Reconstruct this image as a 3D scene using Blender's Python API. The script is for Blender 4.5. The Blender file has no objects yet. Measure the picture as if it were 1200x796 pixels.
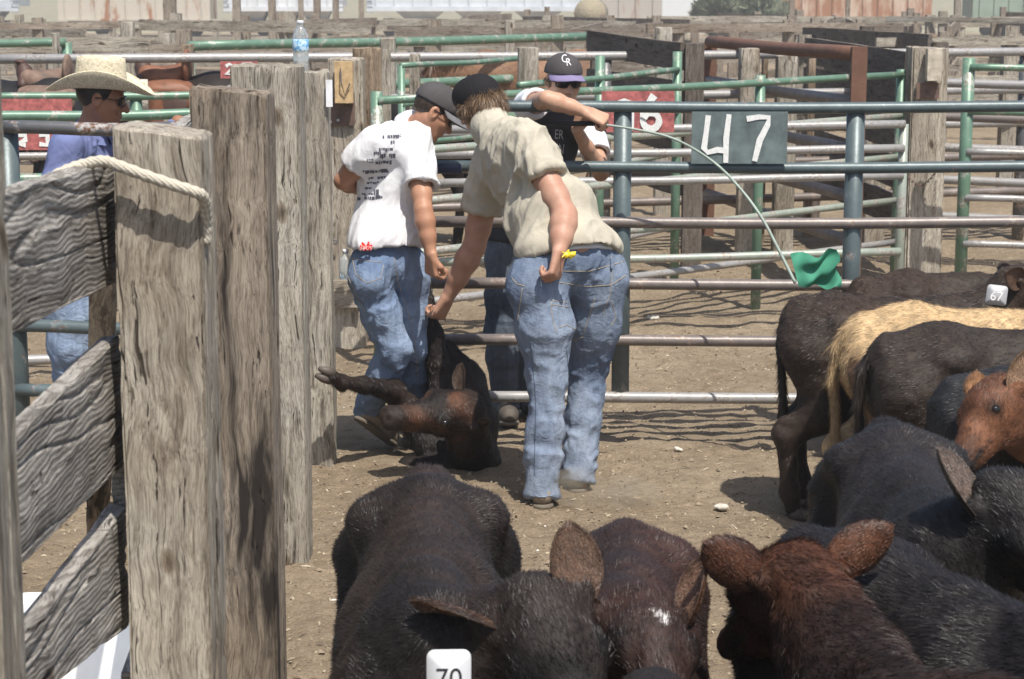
import bpy, math, random
import numpy as np
from mathutils import Vector, Matrix
from mathutils.bvhtree import BVHTree
random.seed(7)
RNG = np.random.default_rng(11)
SC = bpy.context.scene
C = SC.collection
R = math.radians

# ------------------------------------------------------------------ camera
CAMH, PITCH, F = 2.1, R(10.06), 2300.0
cd = bpy.data.cameras.new('camera')
cam = bpy.data.objects.new('camera', cd)
C.objects.link(cam)
cam.location = (0, 0, CAMH)
cam.rotation_euler = (R(90) - PITCH, 0, 0)
cd.sensor_width = 36
cd.lens = 36 * F / 1200
cd.clip_end = 2000
cd.dof.use_dof = True
cd.dof.focus_distance = 7.0
cd.dof.aperture_fstop = 10
SC.camera = cam
# ------------------------------------------------------------------ light
SUN = Vector((0.20, -0.43, 0.88)).normalized()
w = bpy.data.worlds.new('World')
SC.world = w
w.use_nodes = True
nt = w.node_tree
sky = nt.nodes.new('ShaderNodeTexSky')
sky.sky_type = 'NISHITA'
sky.sun_disc = False
sky.sun_elevation = math.asin(SUN.z)
sky.sun_rotation = math.atan2(SUN.x, SUN.y)
sky.dust_density = 2.0
bg = nt.nodes['Background']
bg.inputs['Strength'].default_value = 0.12
nt.links.new(sky.outputs[0], bg.inputs['Color'])
sl = bpy.data.lights.new('sun', 'SUN')
sl.energy = 4.6
sl.angle = R(0.5)
sl.color = (1, 0.955, 0.88)
so = bpy.data.objects.new('sun', sl)
C.objects.link(so)
so.rotation_euler = (-SUN).to_track_quat('-Z', 'Y').to_euler()
SC.view_settings.view_transform = 'Standard'
SC.view_settings.look = 'None'
SC.view_settings.gamma = 1
SC.view_settings.exposure = 0.25
SC.cycles.max_bounces = 6
SC.cycles.transparent_max_bounces = 8
SC.cycles.volume_step_rate = 4

# ------------------------------------------------------------------ helpers
_f = Vector((0, math.cos(PITCH), -math.sin(PITCH)))
_u = Vector((0, math.sin(PITCH), math.cos(PITCH)))


def P(px, py, Y):
    """point on the plane y=Y seen at photo position px,py"""
    d = _f * F + Vector((1, 0, 0)) * (px - 600) + _u * (398 - py)
    t = Y / d.y
    return Vector((d.x * t, Y, CAMH + d.z * t))


def G(px, py, z=0.0):
    d = _f * F + Vector((1, 0, 0)) * (px - 600) + _u * (398 - py)
    t = (z - CAMH) / d.z
    return Vector((d.x * t, d.y * t, z))


V = lambda *a: np.array(a[0] if len(a) == 1 else a, dtype=np.float64)


def nrm(v):
    v = np.asarray(v, float)
    return v / (np.linalg.norm(v) + 1e-12)


def _hash(i, j, k, s):
    h = (i * 374761393 + j * 668265263 + k * 2147483647 + s * 1274126177) & 0xffffffff
    h = ((h ^ (h >> 13)) * 1274126177) & 0xffffffff
    h = h ^ (h >> 16)
    return (h & 0xffff) / 32767.5 - 1.0


def vn(p, seed=0):
    """value noise in [-1,1], p (N,3)"""
    p = np.asarray(p, float)
    i = np.floor(p).astype(np.int64)
    f = p - i
    f = f * f * (3 - 2 * f)
    x, y, z = i[:, 0], i[:, 1], i[:, 2]
    r = 0
    for a in (0, 1):
        wx = f[:, 0] if a else 1 - f[:, 0]
        for b in (0, 1):
            wy = f[:, 1] if b else 1 - f[:, 1]
            for c in (0, 1):
                wz = f[:, 2] if c else 1 - f[:, 2]
                r = r + wx * wy * wz * _hash(x + a, y + b, z + c, seed)
    return r


def fbm(p, o=3, seed=0):
    r, a = 0, 1.0
    for k in range(o):
        r = r + a * vn(np.asarray(p) * (2.03 ** k) + 7.3 * k, seed + k)
        a *= .5
    return r


def tag(o, label=None, cat=None, group=None, kind=None):
    if label: o['label'] = label
    if cat: o['category'] = cat
    if group: o['group'] = group
    if kind: o['kind'] = kind
    return o


def thing(name, label, cat, loc=(0, 0, 0), rz=0.0, group=None):
    o = bpy.data.objects.new(name, None)
    C.objects.link(o)
    o.location = loc
    o.rotation_euler = (0, 0, rz)
    o.empty_display_size = .1
    return tag(o, label, cat, group)


def link(name, me, mat=None, parent=None, local=False):
    """link mesh; if local is False and parent given, mesh coordinates are world ones"""
    o = bpy.data.objects.new(name, me)
    C.objects.link(o)
    if mat is not None and not me.materials:
        me.materials.append(mat)
    if parent is not None:
        o.parent = parent
        if not local:
            o.matrix_parent_inverse = wm(parent).inverted()
    return o


def wm(o):
    m = Matrix.LocRotScale(o.location, o.rotation_euler if o.rotation_mode != 'QUATERNION' else o.rotation_quaternion, o.scale)
    return (wm(o.parent) @ o.matrix_parent_inverse @ m) if o.parent else m


def mesh(name, verts, faces, smooth=True):
    me = bpy.data.meshes.new(name)
    verts = np.asarray(verts, dtype=np.float32)
    if isinstance(faces, np.ndarray):
        n = faces.shape[1]
        me.vertices.add(len(verts))
        me.vertices.foreach_set('co', verts.ravel())
        me.loops.add(faces.size)
        me.polygons.add(len(faces))
        me.loops.foreach_set('vertex_index', faces.astype(np.int32).ravel())
        me.polygons.foreach_set('loop_start', (np.arange(len(faces)) * n).astype(np.int32))
        me.update(calc_edges=True)
    else:
        me.from_pydata([tuple(map(float, v)) for v in verts], [], [tuple(int(i) for i in f) for f in faces])
        me.update()
    me.polygons.foreach_set('use_smooth', np.full(len(me.polygons), smooth))
    return me


def set_col(me, cols, name='coat'):
    a = me.color_attributes.new(name, 'FLOAT_COLOR', 'POINT')
    c = np.ones((len(me.vertices), 4), np.float32)
    c[:, :3] = cols
    a.data.foreach_set('color', c.ravel())


class MB:
    """mesh collector"""

    def __init__(s):
        s.v = []
        s.f = []

    def add(s, verts, faces):
        n = len(s.v)
        s.v += [tuple(map(float, v)) for v in verts]
        s.f += [tuple(int(i) + n for i in f) for f in faces]
        return s

    def box(s, lo, hi):
        x0, y0, z0 = lo
        x1, y1, z1 = hi
        return s.add([(x0, y0, z0), (x1, y0, z0), (x1, y1, z0), (x0, y1, z0), (x0, y0, z1), (x1, y0, z1), (x1, y1, z1), (x0, y1, z1)],
                     [(0, 3, 2, 1), (4, 5, 6, 7), (0, 1, 5, 4), (1, 2, 6, 5), (2, 3, 7, 6), (3, 0, 4, 7)])

    def obox(s, c, ax, ay, az):
        """oriented box: centre and three half vectors"""
        c, ax, ay, az = map(V, (c, ax, ay, az))
        vs = [c + a * ax + b * ay + d * az for d in (-1, 1) for (a, b) in ((-1, -1), (1, -1), (1, 1), (-1, 1))]
        return s.add(vs, [(0, 3, 2, 1), (4, 5, 6, 7), (0, 1, 5, 4), (1, 2, 6, 5), (2, 3, 7, 6), (3, 0, 4, 7)])

    def tube(s, pts, r, n=12, cap=True):
        pts = [V(tuple(p)) for p in pts]
        rs = r if hasattr(r, '__len__') else [r] * len(pts)
        rings = []
        up = None
        for i, p in enumerate(pts):
            t = nrm(pts[min(i + 1, len(pts) - 1)] - pts[max(i - 1, 0)])
            if up is None:
                up = V(0, 0, 1) if abs(t[2]) < .9 else V(1, 0, 0)
            a = nrm(np.cross(up, t))
            b = np.cross(t, a)
            up = b
            rings.append([p + rs[i] * (math.cos(2 * math.pi * k / n) * a + math.sin(2 * math.pi * k / n) * b) for k in range(n)])
        vs = [q for rg in rings for q in rg]
        fs = [(i * n + k, i * n + (k + 1) % n, (i + 1) * n + (k + 1) % n, (i + 1) * n + k) for i in range(len(pts) - 1) for k in range(n)]
        if cap:
            fs += [tuple(range(n))[::-1], tuple((len(pts) - 1) * n + k for k in range(n))]
        return s.add(vs, fs)

    def lathe(s, prof, n=24, c=(0, 0, 0)):
        """prof list of (r,z)"""
        c = V(tuple(c))
        vs = [c + V(r * math.cos(2 * math.pi * k / n), r * math.sin(2 * math.pi * k / n), z) for (r, z) in prof for k in range(n)]
        fs = [(i * n + k, i * n + (k + 1) % n, (i + 1) * n + (k + 1) % n, (i + 1) * n + k) for i in range(len(prof) - 1) for k in range(n)]
        fs += [tuple(range(n))[::-1], tuple((len(prof) - 1) * n + k for k in range(n))]
        return s.add(vs, fs)

    def build(s, name, mat=None, parent=None, smooth=False, local=False):
        me = mesh(name, s.v, s.f, smooth)
        return link(name, me, mat, parent, local)


def sharp(o, ang=40):
    """smooth shading that keeps edges"""
    me = o.data
    me.polygons.foreach_set('use_smooth', np.full(len(me.polygons), True))
    try:
        me.set_sharp_from_angle(angle=R(ang))
    except Exception:
        pass
    return o


# ------------------------------------------------------------------ signed distance modelling
class SDF:
    def __init__(s, lo, hi, h):
        s.lo = V(tuple(lo))
        s.h = h
        s.n = np.ceil((V(tuple(hi)) - s.lo) / h).astype(int) + 1
        s.ax = [s.lo[i] + h * np.arange(s.n[i]) for i in range(3)]
        s.d = np.full(tuple(s.n), 9.0, np.float32)

    def empty(s):
        o = SDF.__new__(SDF)
        o.lo, o.h, o.n, o.ax = s.lo, s.h, s.n, s.ax
        o.d = np.full(tuple(s.n), 9.0, np.float32)
        return o

    def _sub(s, lo, hi):
        a = np.maximum(np.floor((lo - s.lo) / s.h).astype(int), 0)
        b = np.minimum(np.ceil((hi - s.lo) / s.h).astype(int) + 1, s.n)
        if (b <= a).any():
            return None, None
        sl_ = tuple(slice(a[i], b[i]) for i in range(3))
        X, Y, Z = (s.ax[0][sl_[0]][:, None, None], s.ax[1][sl_[1]][None, :, None], s.ax[2][sl_[2]][None, None, :])
        return sl_, (X, Y, Z)

    def _mix(s, sl_, d, k, op):
        a = s.d[sl_]
        d = d.astype(np.float32)
        if op == 's':
            if k > 0:
                hh = np.clip(.5 - .5 * (a + d) / k, 0, 1)
                s.d[sl_] = a * (1 - hh) - d * hh + k * hh * (1 - hh)
            else:
                s.d[sl_] = np.maximum(a, -d)
            return
        if k <= 0:
            s.d[sl_] = np.minimum(a, d)
            return
        hh = np.clip(.5 + .5 * (a - d) / k, 0, 1)
        s.d[sl_] = a * (1 - hh) + d * hh - k * hh * (1 - hh)

    def cone(s, a, b, ra, rb=None, k=.02, flat=None, op='u'):
        a, b = V(tuple(a)), V(tuple(b))
        rb = ra if rb is None else rb
        m = max(ra, rb) + k + 3 * s.h
        ff = 1
        if flat is not None:
            u, ff = nrm(tuple(flat[0])), flat[1]
            m = m / min(ff, 1)
        sl_, g = s._sub(np.minimum(a, b) - m, np.maximum(a, b) + m)
        if sl_ is None:
            return s
        X, Y, Z = (g[i] - a[i] for i in range(3))
        ba = b - a
        if flat is not None:
            q = (X * u[0] + Y * u[1] + Z * u[2]) * (ff - 1)
            X, Y, Z = X + q * u[0], Y + q * u[1], Z + q * u[2]
            ba = ba + np.dot(ba, u) * (ff - 1) * u
        L = float(np.dot(ba, ba)) + 1e-9
        t = np.clip((X * ba[0] + Y * ba[1] + Z * ba[2]) / L, 0, 1)
        d = np.sqrt((X - t * ba[0]) ** 2 + (Y - t * ba[1]) ** 2 + (Z - t * ba[2]) ** 2) - (ra + (rb - ra) * t)
        s._mix(sl_, d, k, op)
        return s

    def chain(s, pts, rs, k=.02, flat=None):
        for i in range(len(pts) - 1):
            s.cone(pts[i], pts[i + 1], rs[i], rs[i + 1], k, flat)
        return s

    def ell(s, c, r, axes=None, k=.02, op='u'):
        """ellipsoid; axes = 3 unit vectors (rows)"""
        c = V(tuple(c))
        r = V(tuple(r))
        A = np.eye(3) if axes is None else np.array([nrm(tuple(q)) for q in axes])
        m = max(r) + k + 3 * s.h
        sl_, g = s._sub(c - m, c + m)
        if sl_ is None:
            return s
        X, Y, Z = (g[i] - c[i] for i in range(3))
        q = [X * A[i][0] + Y * A[i][1] + Z * A[i][2] for i in range(3)]
        k0 = np.sqrt(sum((q[i] / r[i]) ** 2 for i in range(3)))
        k1 = np.sqrt(sum((q[i] / r[i] ** 2) ** 2 for i in range(3))) + 1e-6
        s._mix(sl_, k0 * (k0 - 1) / k1, k, op)
        return s

    def cut(s, p, n, k=0, region=None):
        """remove the half space in direction n from p, inside the ball region=(c,r)"""
        p, n = V(tuple(p)), nrm(tuple(n))
        if region:
            c, rr = V(tuple(region[0])), region[1]
            sl_, g = s._sub(c - rr, c + rr)
        else:
            sl_, g = s._sub(s.lo, s.lo + s.h * s.n)
        X, Y, Z = (g[i] - p[i] for i in range(3))
        d = (X * n[0] + Y * n[1] + Z * n[2])
        if region:
            c = c - p
            e = np.sqrt((X - c[0]) ** 2 + (Y - c[1]) ** 2 + (Z - c[2]) ** 2) - rr
            d = np.minimum(d, -e)
        s.d[sl_] = np.maximum(s.d[sl_], d)
        return s

    def extract(s):
        d = s.d
        o = d < 0
        n0, n1, n2 = (q - 1 for q in d.shape)
        S = lambda A, i, j, k: A[i:i + n0, j:j + n1, k:k + n2]
        cs = [(i, j, k) for i in (0, 1) for j in (0, 1) for k in (0, 1)]
        al = S(o, 0, 0, 0).copy()
        an = al.copy()
        for c in cs[1:]:
            al &= S(o, *c)
            an |= S(o, *c)
        idx = np.argwhere(an & ~al)
        ids = np.full((n0, n1, n2), -1, np.int64)
        ids[tuple(idx.T)] = np.arange(len(idx))
        vals = {c: d[idx[:, 0] + c[0], idx[:, 1] + c[1], idx[:, 2] + c[2]].astype(np.float64) for c in cs}
        acc = np.zeros((len(idx), 3))
        cnt = np.zeros(len(idx))
        for c in cs:
            for ax in range(3):
                if c[ax]: continue
                e = list(c)
                e[ax] = 1
                a, b = vals[c], vals[tuple(e)]
                m = (a < 0) != (b < 0)
                t = np.where(m, a / np.where(m, a - b, 1), 0)
                p = np.tile(V(c), (len(idx), 1))
                p[:, ax] += t
                acc += p * m[:, None]
                cnt += m
        v = (idx + acc / cnt[:, None]) * s.h + s.lo
        F_ = []
        for ax in range(3):
            b, c = (ax + 1) % 3, (ax + 2) % 3
            sh = list(d.shape)
            lo = [slice(1, q - 1) for q in sh]
            hi = list(lo)
            lo[ax] = slice(0, sh[ax] - 1)
            hi[ax] = slice(1, sh[ax])
            A, B = o[tuple(lo)], o[tuple(hi)]
            e = np.argwhere(A != B)
            off = np.ones(3, int)
            off[ax] = 0
            e = e + off
            fl = o[tuple(e.T)]
            eb = np.zeros(3, int); eb[b] = 1
            ec = np.zeros(3, int); ec[c] = 1
            q = [ids[tuple((e - x).T)] for x in (eb + ec, ec, 0 * eb, eb)]
            q = np.stack(q, 1)
            q[~fl] = q[~fl][:, ::-1]
            F_.append(q)
        f = np.concatenate(F_)
        f = f[(f >= 0).all(1)]
        # one relaxation of the vertices
        e = np.concatenate([f[:, [0, 1]], f[:, [1, 2]], f[:, [2, 3]], f[:, [3, 0]]])
        su = np.zeros_like(v)
        ct = np.zeros(len(v))
        for a_ in (0, 1):
            for x in range(3):
                su[:, x] += np.bincount(e[:, a_], v[e[:, 1 - a_], x], len(v))
            ct += np.bincount(e[:, a_], minlength=len(v))
        v = v * .6 + .4 * su / np.maximum(ct, 1)[:, None]
        return v, f


def vnormals(v, f):
    n = np.cross(v[f[:, 2]] - v[f[:, 0]], v[f[:, 3 if f.shape[1] > 3 else 1]] - v[f[:, 1 if f.shape[1] > 3 else 0]])
    if f.shape[1] == 3:
        n = np.cross(v[f[:, 1]] - v[f[:, 0]], v[f[:, 2]] - v[f[:, 0]])
    o = np.zeros_like(v)
    for i in range(f.shape[1]):
        for x in range(3):
            o[:, x] += np.bincount(f[:, i], n[:, x], len(v))
    return o / (np.linalg.norm(o, axis=1)[:, None] + 1e-12)


def blades(v, f, count, length, width, flow, cols=None, lift=.35, mask=None, seed=0, curl=.35, segs=1, clump=9):
    """thin tapering hair blades on a quad mesh; flow(p,n)->direction. returns verts, tris, colours"""
    rng = np.random.default_rng(seed)
    tri = np.concatenate([f[:, [0, 1, 2]], f[:, [0, 2, 3]]])
    a, b, c = v[tri[:, 0]], v[tri[:, 1]], v[tri[:, 2]]
    ar = np.linalg.norm(np.cross(b - a, c - a), axis=1)
    if mask is not None:
        ar = ar * mask((a + b + c) / 3)
    pick = rng.choice(len(tri), count, p=ar / ar.sum())
    u1, u2 = rng.random(count), rng.random(count)
    fl = u1 + u2 > 1
    u1[fl], u2[fl] = 1 - u1[fl], 1 - u2[fl]
    p = a[pick] + (b - a)[pick] * u1[:, None] + (c - a)[pick] * u2[:, None]
    N = vnormals(v, f)
    n = N[tri[pick, 0]]
    fd = flow(p, n)
    fd = fd + curl * np.stack([vn(p * clump, 5), vn(p * clump, 6), vn(p * clump, 7)], 1) + .3 * curl * rng.normal(size=p.shape)
    fd = fd - (fd * n).sum(1)[:, None] * n
    fd /= np.linalg.norm(fd, axis=1)[:, None] + 1e-9
    L = length * (.6 + .8 * rng.random(count))[:, None]
    dr = fd + lift * (.5 + rng.random(count))[:, None] * n
    dr /= np.linalg.norm(dr, axis=1)[:, None]
    side = np.cross(fd, n) + .5 * rng.normal(size=p.shape)
    side /= np.linalg.norm(side, axis=1)[:, None] + 1e-9
    base = p - n * .002
    W = width * side
    if segs == 1:
        vv = np.stack([base - W, base + W, base + dr * L], 1).reshape(-1, 3)
        ff = np.arange(count * 3).reshape(-1, 3)
        k = 3
    else:
        m = base + dr * L * .5 + n * L * .08
        vv = np.stack([base - W, base + W, m + W * .7, m - W * .7, base + dr * L - n * L * .12], 1).reshape(-1, 3)
        o = np.arange(count)[:, None] * 5
        ff = np.concatenate([o + [0, 1, 2], o + [0, 2, 3], o + [3, 2, 4]])
        k = 5
    cc = None
    if cols is not None:
        cc = np.repeat(cols[tri[pick, 0]] * (.75 + .5 * rng.random((count, 1))), k, axis=0)
    return vv, ff, cc


# ------------------------------------------------------------------ materials
def newmat(name):
    m = bpy.data.materials.new(name)
    m.use_nodes = True
    n = m.node_tree
    b = n.nodes['Principled BSDF']
    return m, n, b


def N_(n, t, **kw):
    x = n.nodes.new(t)
    for k, v_ in kw.items():
        if k.startswith('i_'):
            x.inputs[k[2:].replace('_', ' ')].default_value = v_
        else:
            setattr(x, k, v_)
    return x


def ramp(n, fac, stops):
    r = n.nodes.new('ShaderNodeValToRGB')
    e = r.color_ramp.elements
    while len(e) < len(stops): e.new(.5)
    for q, (p_, c_) in zip(e, stops):
        q.position = p_
        q.color = (c_[0], c_[1], c_[2], 1) if hasattr(c_, '__len__') else (c_, c_, c_, 1)
    n.links.new(fac, r.inputs['Fac'])
    return r.outputs['Color']


def mapping(n, scale, coord='Object', off=None):
    tc = N_(n, 'ShaderNodeTexCoord')
    mp = N_(n, 'ShaderNodeMapping')
    mp.inputs['Scale'].default_value = scale
    if off is not None:
        mp.inputs['Location'].default_value = off
    n.links.new(tc.outputs[coord], mp.inputs['Vector'])
    return mp.outputs[0]


def noise(n, vec, scale=1, detail=4, rough=.55, dist=0):
    x = N_(n, 'ShaderNodeTexNoise')
    x.inputs['Scale'].default_value = scale
    x.inputs['Detail'].default_value = detail
    x.inputs['Roughness'].default_value = rough
    x.inputs['Distortion'].default_value = dist
    if vec is not None:
        n.links.new(vec, x.inputs['Vector'])
    return x.outputs['Fac']


def bump(n, b, h, strength=.5, dist=.01, prev=None):
    x = N_(n, 'ShaderNodeBump')
    x.inputs['Strength'].default_value = strength
    x.inputs['Distance'].default_value = dist
    n.links.new(h, x.inputs['Height'])
    if prev is not None:
        n.links.new(prev, x.inputs['Normal'])
    n.links.new(x.outputs[0], b.inputs['Normal'])
    return x.outputs[0]


def mixc(n, fac, a, b_, mode='MIX'):
    x = N_(n, 'ShaderNodeMix', data_type='RGBA', blend_type=mode)
    for q, val in ((0, fac), (6, a), (7, b_)):
        if hasattr(val, 'links') or hasattr(val, 'is_linked'):
            n.links.new(val, x.inputs[q])
        else:
            x.inputs[q].default_value = val if q == 0 else (*val[:3], 1)
    return x.outputs[2]


def plain(name, col, rough=.6, metal=0, bumps=None, var=.15, vs=20):
    """solid colour with slight mottling"""
    m, n, b = newmat(name)
    v_ = mapping(n, (1, 1, 1))
    f = noise(n, v_, vs, 4)
    c = ramp(n, f, [(.3, [q * (1 - var) for q in col]), (.7, [min(1, q * (1 + var)) for q in col])])
    n.links.new(c, b.inputs['Base Color'])
    b.inputs['Roughness'].default_value = rough
    b.inputs['Metallic'].default_value = metal
    if bumps:
        bump(n, b, noise(n, v_, bumps[0], 3), bumps[1], bumps[2])
    return m


def wood(name, light, dark, grain=1.0, stain=None, bs=.8, ridge=0):
    """weathered timber, grain along local z"""
    m, n, b = newmat(name)
    oi = N_(n, 'ShaderNodeObjectInfo')
    tc = N_(n, 'ShaderNodeTexCoord')
    ad = N_(n, 'ShaderNodeVectorMath', operation='MULTIPLY_ADD')
    n.links.new(oi.outputs['Random'], ad.inputs[0])
    ad.inputs[1].default_value = (37, 51, 23)
    n.links.new(tc.outputs['Object'], ad.inputs[2])

    lw = N_(n, 'ShaderNodeTexNoise')
    lw.inputs['Scale'].default_value = 1
    lw.inputs['Detail'].default_value = 2
    lm_ = N_(n, 'ShaderNodeMapping')
    lm_.inputs['Scale'].default_value = (3.5, 3.5, 4.5)
    n.links.new(ad.outputs[0], lm_.inputs['Vector'])
    n.links.new(lm_.outputs[0], lw.inputs['Vector'])
    wa = N_(n, 'ShaderNodeVectorMath', operation='MULTIPLY_ADD')
    n.links.new(lw.outputs['Color'], wa.inputs[0])
    wa.inputs[1].default_value = (.06, .06, 0)
    n.links.new(ad.outputs[0], wa.inputs[2])

    def mp(s, d=None):
        x = N_(n, 'ShaderNodeMapping')
        x.inputs['Scale'].default_value = s
        n.links.new(wa.outputs[0], x.inputs['Vector'])
        return x.outputs[0]
    g = noise(n, mp((44 * grain, 44 * grain, 2.4)), 1, 9, .72, .25)
    fine = noise(n, mp((300 * grain, 300 * grain, 16)), 1, 5, .7, .2)
    blot = noise(n, mp((3, 3, 1.3)), 1, 5, .6)
    crk = noise(n, mp((60 * grain, 60 * grain, 2.0)), 1, 5, .6, .2)
    chip = noise(n, mp((14, 14, 5)), 1, 6, .7, .6)
    c1 = ramp(n, g, [(.34, dark), (.47, [(a * .6 + b_ * .4) for a, b_ in zip(light, dark)]), (.64, light)])
    c2 = mixc(n, .85, c1, ramp(n, fine, [(.34, (.42, .40, .38)), (.56, (1.12, 1.12, 1.12))]), 'MULTIPLY')
    c3 = mixc(n, .7, c2, ramp(n, blot, [(.32, (.60, .53, .46)), (.62, (1.15, 1.13, 1.1))]), 'MULTIPLY')
    c3 = mixc(n, .5, c3, ramp(n, chip, [(.36, (.5, .45, .4)), (.46, (1, 1, 1))]), 'MULTIPLY')
    ck = ramp(n, crk, [(.335, (.10, .085, .075)), (.36, (1, 1, 1))])
    c4 = mixc(n, .9, c3, ck, 'MULTIPLY')
    ck2 = ramp(n, noise(n, mp((130 * grain, 130 * grain, 2.6)), 1, 4, .6, .1), [(.34, (.22, .19, .17)), (.385, (1, 1, 1))])
    c4 = mixc(n, .75, c4, ck2, 'MULTIPLY')
    vk = N_(n, 'ShaderNodeTexVoronoi')
    vk.inputs['Scale'].default_value = 1
    n.links.new(mp((7, 7, 3.2)), vk.inputs['Vector'])
    kn_ = ramp(n, vk.outputs['Distance'], [(.05, (.12, .09, .07)), (.11, (.55, .48, .42)), (.15, (1, 1, 1))])
    c4 = mixc(n, .9, c4, kn_, 'MULTIPLY')
    if ridge:
        wv = N_(n, 'ShaderNodeTexWave', wave_type='BANDS', bands_direction='X')
        wv.inputs['Scale'].default_value = 1
        wv.inputs['Distortion'].default_value = 3.2
        wv.inputs['Detail'].default_value = 4
        wv.inputs['Detail Scale'].default_value = 1.4
        n.links.new(mp((ridge, ridge, ridge * .055)), wv.inputs['Vector'])
        c4 = mixc(n, .8, c4, ramp(n, wv.outputs['Fac'], [(.03, (.55, .53, .51)), (.20, (.95, .95, .95)), (.9, (1.05, 1.05, 1.05))]), 'MULTIPLY')
    if stain:
        st = ramp(n, noise(n, mp((9, 9, .9)), 1, 5, .6, .3), [(stain[1], (0, 0, 0)), (stain[1] + .1, (1, 1, 1))])
        c4 = mixc(n, st, c4, stain[0])
    n.links.new(c4, b.inputs['Base Color'])
    b.inputs['Roughness'].default_value = .85
    b.inputs['Specular IOR Level'].default_value = .25
    p1 = bump(n, b, g, bs, .008)
    p2 = bump(n, b, fine, bs * .7, .003, p1)
    p3 = bump(n, b, ck, .8, .008, p2)
    if ridge:
        bump(n, b, wv.outputs['Fac'], .4, .004, p3)
    return m


def paint(name, col, worn=.5, rust=(.16, .075, .04), bare=(.42, .41, .39), rr=.42, rustlvl=.36):
    """worn paint over steel pipe"""
    m, n, b = newmat(name)
    v_ = mapping(n, (1, 1, 1), 'Object')
    f = noise(n, v_, 9, 6, .65, .3)
    f2 = noise(n, v_, 60, 4, .6)
    c = ramp(n, f, [(.25, [q * .75 for q in col]), (.7, [q * 1.2 for q in col])])
    k = ramp(n, f, [(worn, (0, 0, 0)), (worn + .05, (1, 1, 1))])
    c = mixc(n, k, c, mixc(n, ramp(n, f2, [(rustlvl + .05, 1), (rustlvl + .25, 0)]), bare, rust))
    n.links.new(c, b.inputs['Base Color'])
    b.inputs['Roughness'].default_value = rr
    b.inputs['Metallic'].default_value = .15
    bump(n, b, f2, .3, .003)
    return m


def fabric(name, col, rough=.9, weave=900, folds=None, var=.08, sheen=.0):
    m, n, b = newmat(name)
    v_ = mapping(n, (1, 1, 1))
    f = noise(n, v_, 14, 4)
    c = ramp(n, f, [(.3, [q * (1 - var) for q in col]), (.7, [min(1, q * (1 + var)) for q in col])])
    n.links.new(c, b.inputs['Base Color'])
    b.inputs['Roughness'].default_value = rough
    b.inputs['Specular IOR Level'].default_value = .15
    p1 = None
    if folds:
        p1 = bump(n, b, noise(n, mapping(n, folds[0]), 1, 4, .5, .9), folds[1], .02)
    bump(n, b, noise(n, v_, weave, 2), .25, .001, p1)
    return m
# ------------------------------------------------------------------ ground
def mat_dirt():
    m, n, b = newmat('trampled dirt')
    v_ = mapping(n, (1, 1, 1))
    big = noise(n, v_, .7, 5, .6)
    mid = noise(n, v_, 9, 6, .65)
    fin = noise(n, v_, 120, 4, .6)
    c = ramp(n, big, [(.3, (.285, .222, .155)), (.7, (.40, .325, .235))])
    c = mixc(n, .6, c, ramp(n, mid, [(.32, (.62, .58, .52)), (.6, (1.08, 1.06, 1.03))]), 'MULTIPLY')
    c = mixc(n, .5, c, ramp(n, fin, [(.35, (.6, .56, .5)), (.6, (1.1, 1.1, 1.1))]), 'MULTIPLY')
    n.links.new(c, b.inputs['Base Color'])
    b.inputs['Roughness'].default_value = .95
    b.inputs['Specular IOR Level'].default_value = .1
    p1 = bump(n, b, noise(n, v_, 22, 7, .65), 1.0, .045)
    bump(n, b, fin, .6, .008, p1)
    return m


DIRT = mat_dirt()


def ground_z(x, y):
    p = np.stack([x, y, 0 * x], 1)
    a = .016 * vn(p * 2.1, 3) + .014 * vn(p * 5, 4) + .014 * np.clip(np.abs(vn(p * 9, 5)) * 2 - .2, -.2, .8) + .007 * vn(p * 22, 6)
    a = a * np.clip((45 - y) / 20, 0, 1)
    t = np.clip((y - 84) / 26, 0, 1)
    return a - .012 - .72 * t * t * (3 - 2 * t)


def make_ground():
    ys = np.concatenate([np.arange(-3, 4, .5), np.arange(4, 13, .03), np.arange(13, 30, .12), np.geomspace(30, 1500, 60)])
    vs, fs = [], []
    xr = [np.linspace(-1, 1, 261)] * len(ys)
    nx = 261
    X = np.stack([q * (3.5 + max(y, 0) * .42) for q, y in zip(xr, ys)])
    Y = np.repeat(ys[:, None], nx, 1)
    v = np.stack([X.ravel(), Y.ravel(), ground_z(X.ravel(), Y.ravel())], 1)
    i = np.arange(len(ys) - 1)[:, None] * nx + np.arange(nx - 1)[None, :]
    f = np.stack([i, i + 1, i + nx + 1, i + nx], -1).reshape(-1, 4)
    o = link('ground', mesh('ground', v, f), DIRT)
    tag(o, kind='structure')


make_ground()


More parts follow.
